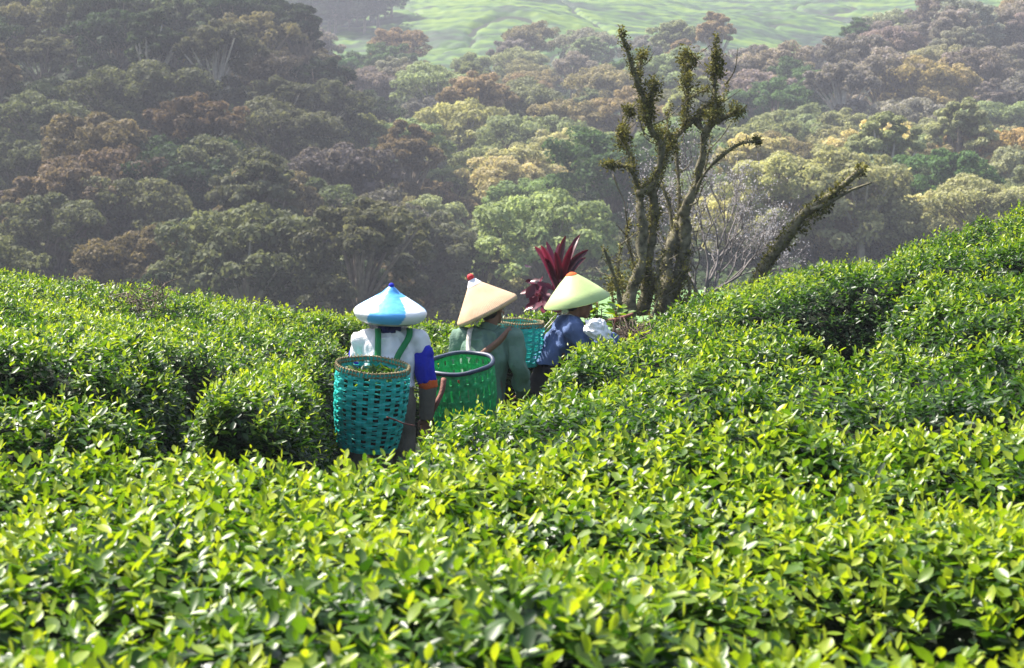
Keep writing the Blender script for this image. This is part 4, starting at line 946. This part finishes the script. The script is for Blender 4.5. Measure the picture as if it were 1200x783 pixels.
c1 = px(437, 428, 11.25)
bk1 = basket('teal woven basket with a cane rim on the back of the white shirted person', tuple(c1), (R(13), R(5), 0), .238, .190, .57, 20, 17, M['teal'], M['cane'], .0055, squash=.80)
for s, bx in ((-1, -.10), (1, .12)):
    sx = -.075 if s < 0 else .13
    bx = -.09 if s < 0 else .05
    strap(bk1, 'shoulder_strap', [on(p1, (bx - .02, -.135, .86)), on(p1, (bx * .9, -.12, 1.06)), on(p1, (sx, -.075, 1.215)), on(p1, (sx * 1.05, .02, 1.275)), on(p1, (sx * 1.1, .135, 1.19)), on(p1, (sx * 1.3, .155, 1.02))], M['green_strap'], .042, (1, 0, 0))
rl = np.random.default_rng(4)
def loose_leaves(label, cc, rot, rad, depth, n):
    root = thing('leaf_pile', label, 'leaves', tuple(cc)); root.rotation_euler = rot; root['kind'] = 'stuff'
    P = np.stack([rl.uniform(-rad, rad, n) * .8, rl.uniform(-rad, rad, n) * .62, -depth + rl.normal(0, .02, n)], 1); k = (P[:, 0] / rad) ** 2 + (P[:, 1] / (rad * .8)) ** 2 < .8; P = P[k]; n = len(P)
    v_, lpn, sz, tn = leaves_np(P, rl.normal(size=(n, 3)) * np.array([1, 1, .5]), rl.normal(0, .5, (n, 3)) + np.array([0, 0, 1]), rl.uniform(.05, .08, n), np.clip(rl.normal(.3, .2, n), 0, 1), 'mid', rl.uniform(0, .4, n))
    mb = MB(); mb.add_np(v_, lpn, sz, tn); mb.build('tea_leaves', M['tea'], root)
    vv, ff = lathe([(rad * .80, -.54), (rad * .93, -depth - .02), (rad * .5, -depth + .01), (.001, -depth + .015)], 40); vv = vv * np.array([1, .8, 1])
    mb = MB(); mb.add(vv, ff); mb.build('dark_leaf_fill', M['tea_core'], root)  # solid dark leaf fill added so the weave holes look shaded inside
loose_leaves('plucked tea leaves lying inside the front teal basket', c1, (R(13), R(5), 0), .215, .085, 700)

c2 = px(538, 426, 12.12)
bk2 = basket('green strip basket with a thick navy rim behind the grey green jacket', tuple(c2), (R(18), R(-5), 0), .238, .195, .50, 26, 12, M['green_plastic'], M['navy_rim'], .016, False, .86, 'tube')
strap(bk2, 'shoulder_strap', [on(p2, (-.06, -.20, 1.085)), on(p2, (-.085, -.125, 1.16)), on(p2, (-.095, -.055, 1.265)), on(p2, (-.10, .05, 1.295)), on(p2, (-.11, .16, 1.20))], M['white_strap'], .034, (1, 0, 0))
o = strap(bk2, 'shoulder_strap', [on(p2, (.0, -.20, 1.08)), on(p2, (.06, -.15, 1.135)), on(p2, (.14, -.10, 1.205)), on(p2, (.195, .0, 1.285)), on(p2, (.20, .10, 1.25))], M['leather'], .052, [(.8, 0, -.5), (.7, .3, -.6), (.5, .8, -.3), (.2, 1, 0)][:4])
o['label'] = 'brown leather strap'
mb = MB(); c, par = curve_pts([(0, -.15, -.02), (.0, -.13, -.10), (.01, -.10, -.2)], .02); mb.add(*tube_np(c, np.full(len(c), .006), 6)); mb.add(*ball((.0, -.14, -.075), (.022, .020, .024))); mb.build('tassel', M['red'], bk2)

c3 = px(610, 377, 13.35)
bk3 = basket('teal woven basket behind the denim shirted person', tuple(c3), (R(6), R(3), 0), .175, .150, .34, 18, 10, M['teal'], M['cane'], .006, squash=.85)
for s in (1, -1):
    strap(bk3, 'shoulder_strap', [on(p3, (s * .10, -.08, 1.12)), on(p3, (s * .10, .0, 1.215)), on(p3, (s * .10, .09, 1.30)), on(p3, (s * .105, .19, 1.285)), on(p3, (s * .11, .27, 1.17))], M['white_strap'], .045, (1 if False else 0, -1, 0))

# ------------------------------------------------------------------ white bag, sticks
def bag():
    b = px(700, 389, 13.15); n = 64; m_ = 40; th, ph = np.meshgrid(np.linspace(0, 2 * np.pi, n, endpoint=False), np.linspace(0.02, np.pi - .02, m_))
    p = np.stack([np.sin(ph) * np.cos(th), np.sin(ph) * np.sin(th), np.cos(ph)], -1)
    k = 1 + .30 * fbm(p[..., 0] * 1.6, p[..., 1] * 1.6, p[..., 2] * 1.6, 2, 8) + .16 * (1 - 2 * np.abs(noise3(p[..., 0] * 4, p[..., 1] * 4, p[..., 2] * 4, 3))) + .06 * noise3(p[..., 0] * 11, p[..., 1] * 11, p[..., 2] * 11, 5)
    p = p * k[..., None] * np.array([.085, .08, .095]); p[..., 0] += np.where(p[..., 2] < 0, -p[..., 2] * .7, -p[..., 2] * .25)
    idx = np.arange(n * m_).reshape(m_, n); idx = np.concatenate([idx, idx[:, :1]], 1)
    o = link('plastic_bag', np_mesh('plastic_bag', p.reshape(-1, 3), np.stack([idx[:-1, :-1], idx[1:, :-1], idx[1:, 1:], idx[:-1, 1:]], -1).ravel(), np.full((m_ - 1) * n, 4), None, True), M['plastic_bag'])
    o.location = b; tag(o, 'crumpled white bag under the hands of the denim shirted person', 'bag')
bag()
sb = px(513, 470, 11.75)
c, par = curve_pts([px(u, v, d) - sb for (u, v, d) in [(520, 444, 11.8), (518, 458, 11.75), (512, 472, 11.7), (506, 486, 11.7), (503, 505, 11.7)]], .02)
mb = MB(); mb.add(*tube_np(c, .019 - .004 * par, 9, .2, 6)); o = mb.build('bent_stick', M['stick']); o.location = sb; tag(o, 'bent red brown stick against the green basket', 'stick')
sb = px(468, 494, 11.0)
c, par = curve_pts([px(u, v, 11.0) - sb for (u, v) in [(453, 489), (463, 492), (472, 496), (486, 499)]], .02)
mb = MB(); mb.add(*tube_np(c, .007 - .003 * par, 7, .2, 6)); o = mb.build('twig', M['stick']); o.location = sb; tag(o, 'thin reddish twig poking across the front teal basket', 'twig')
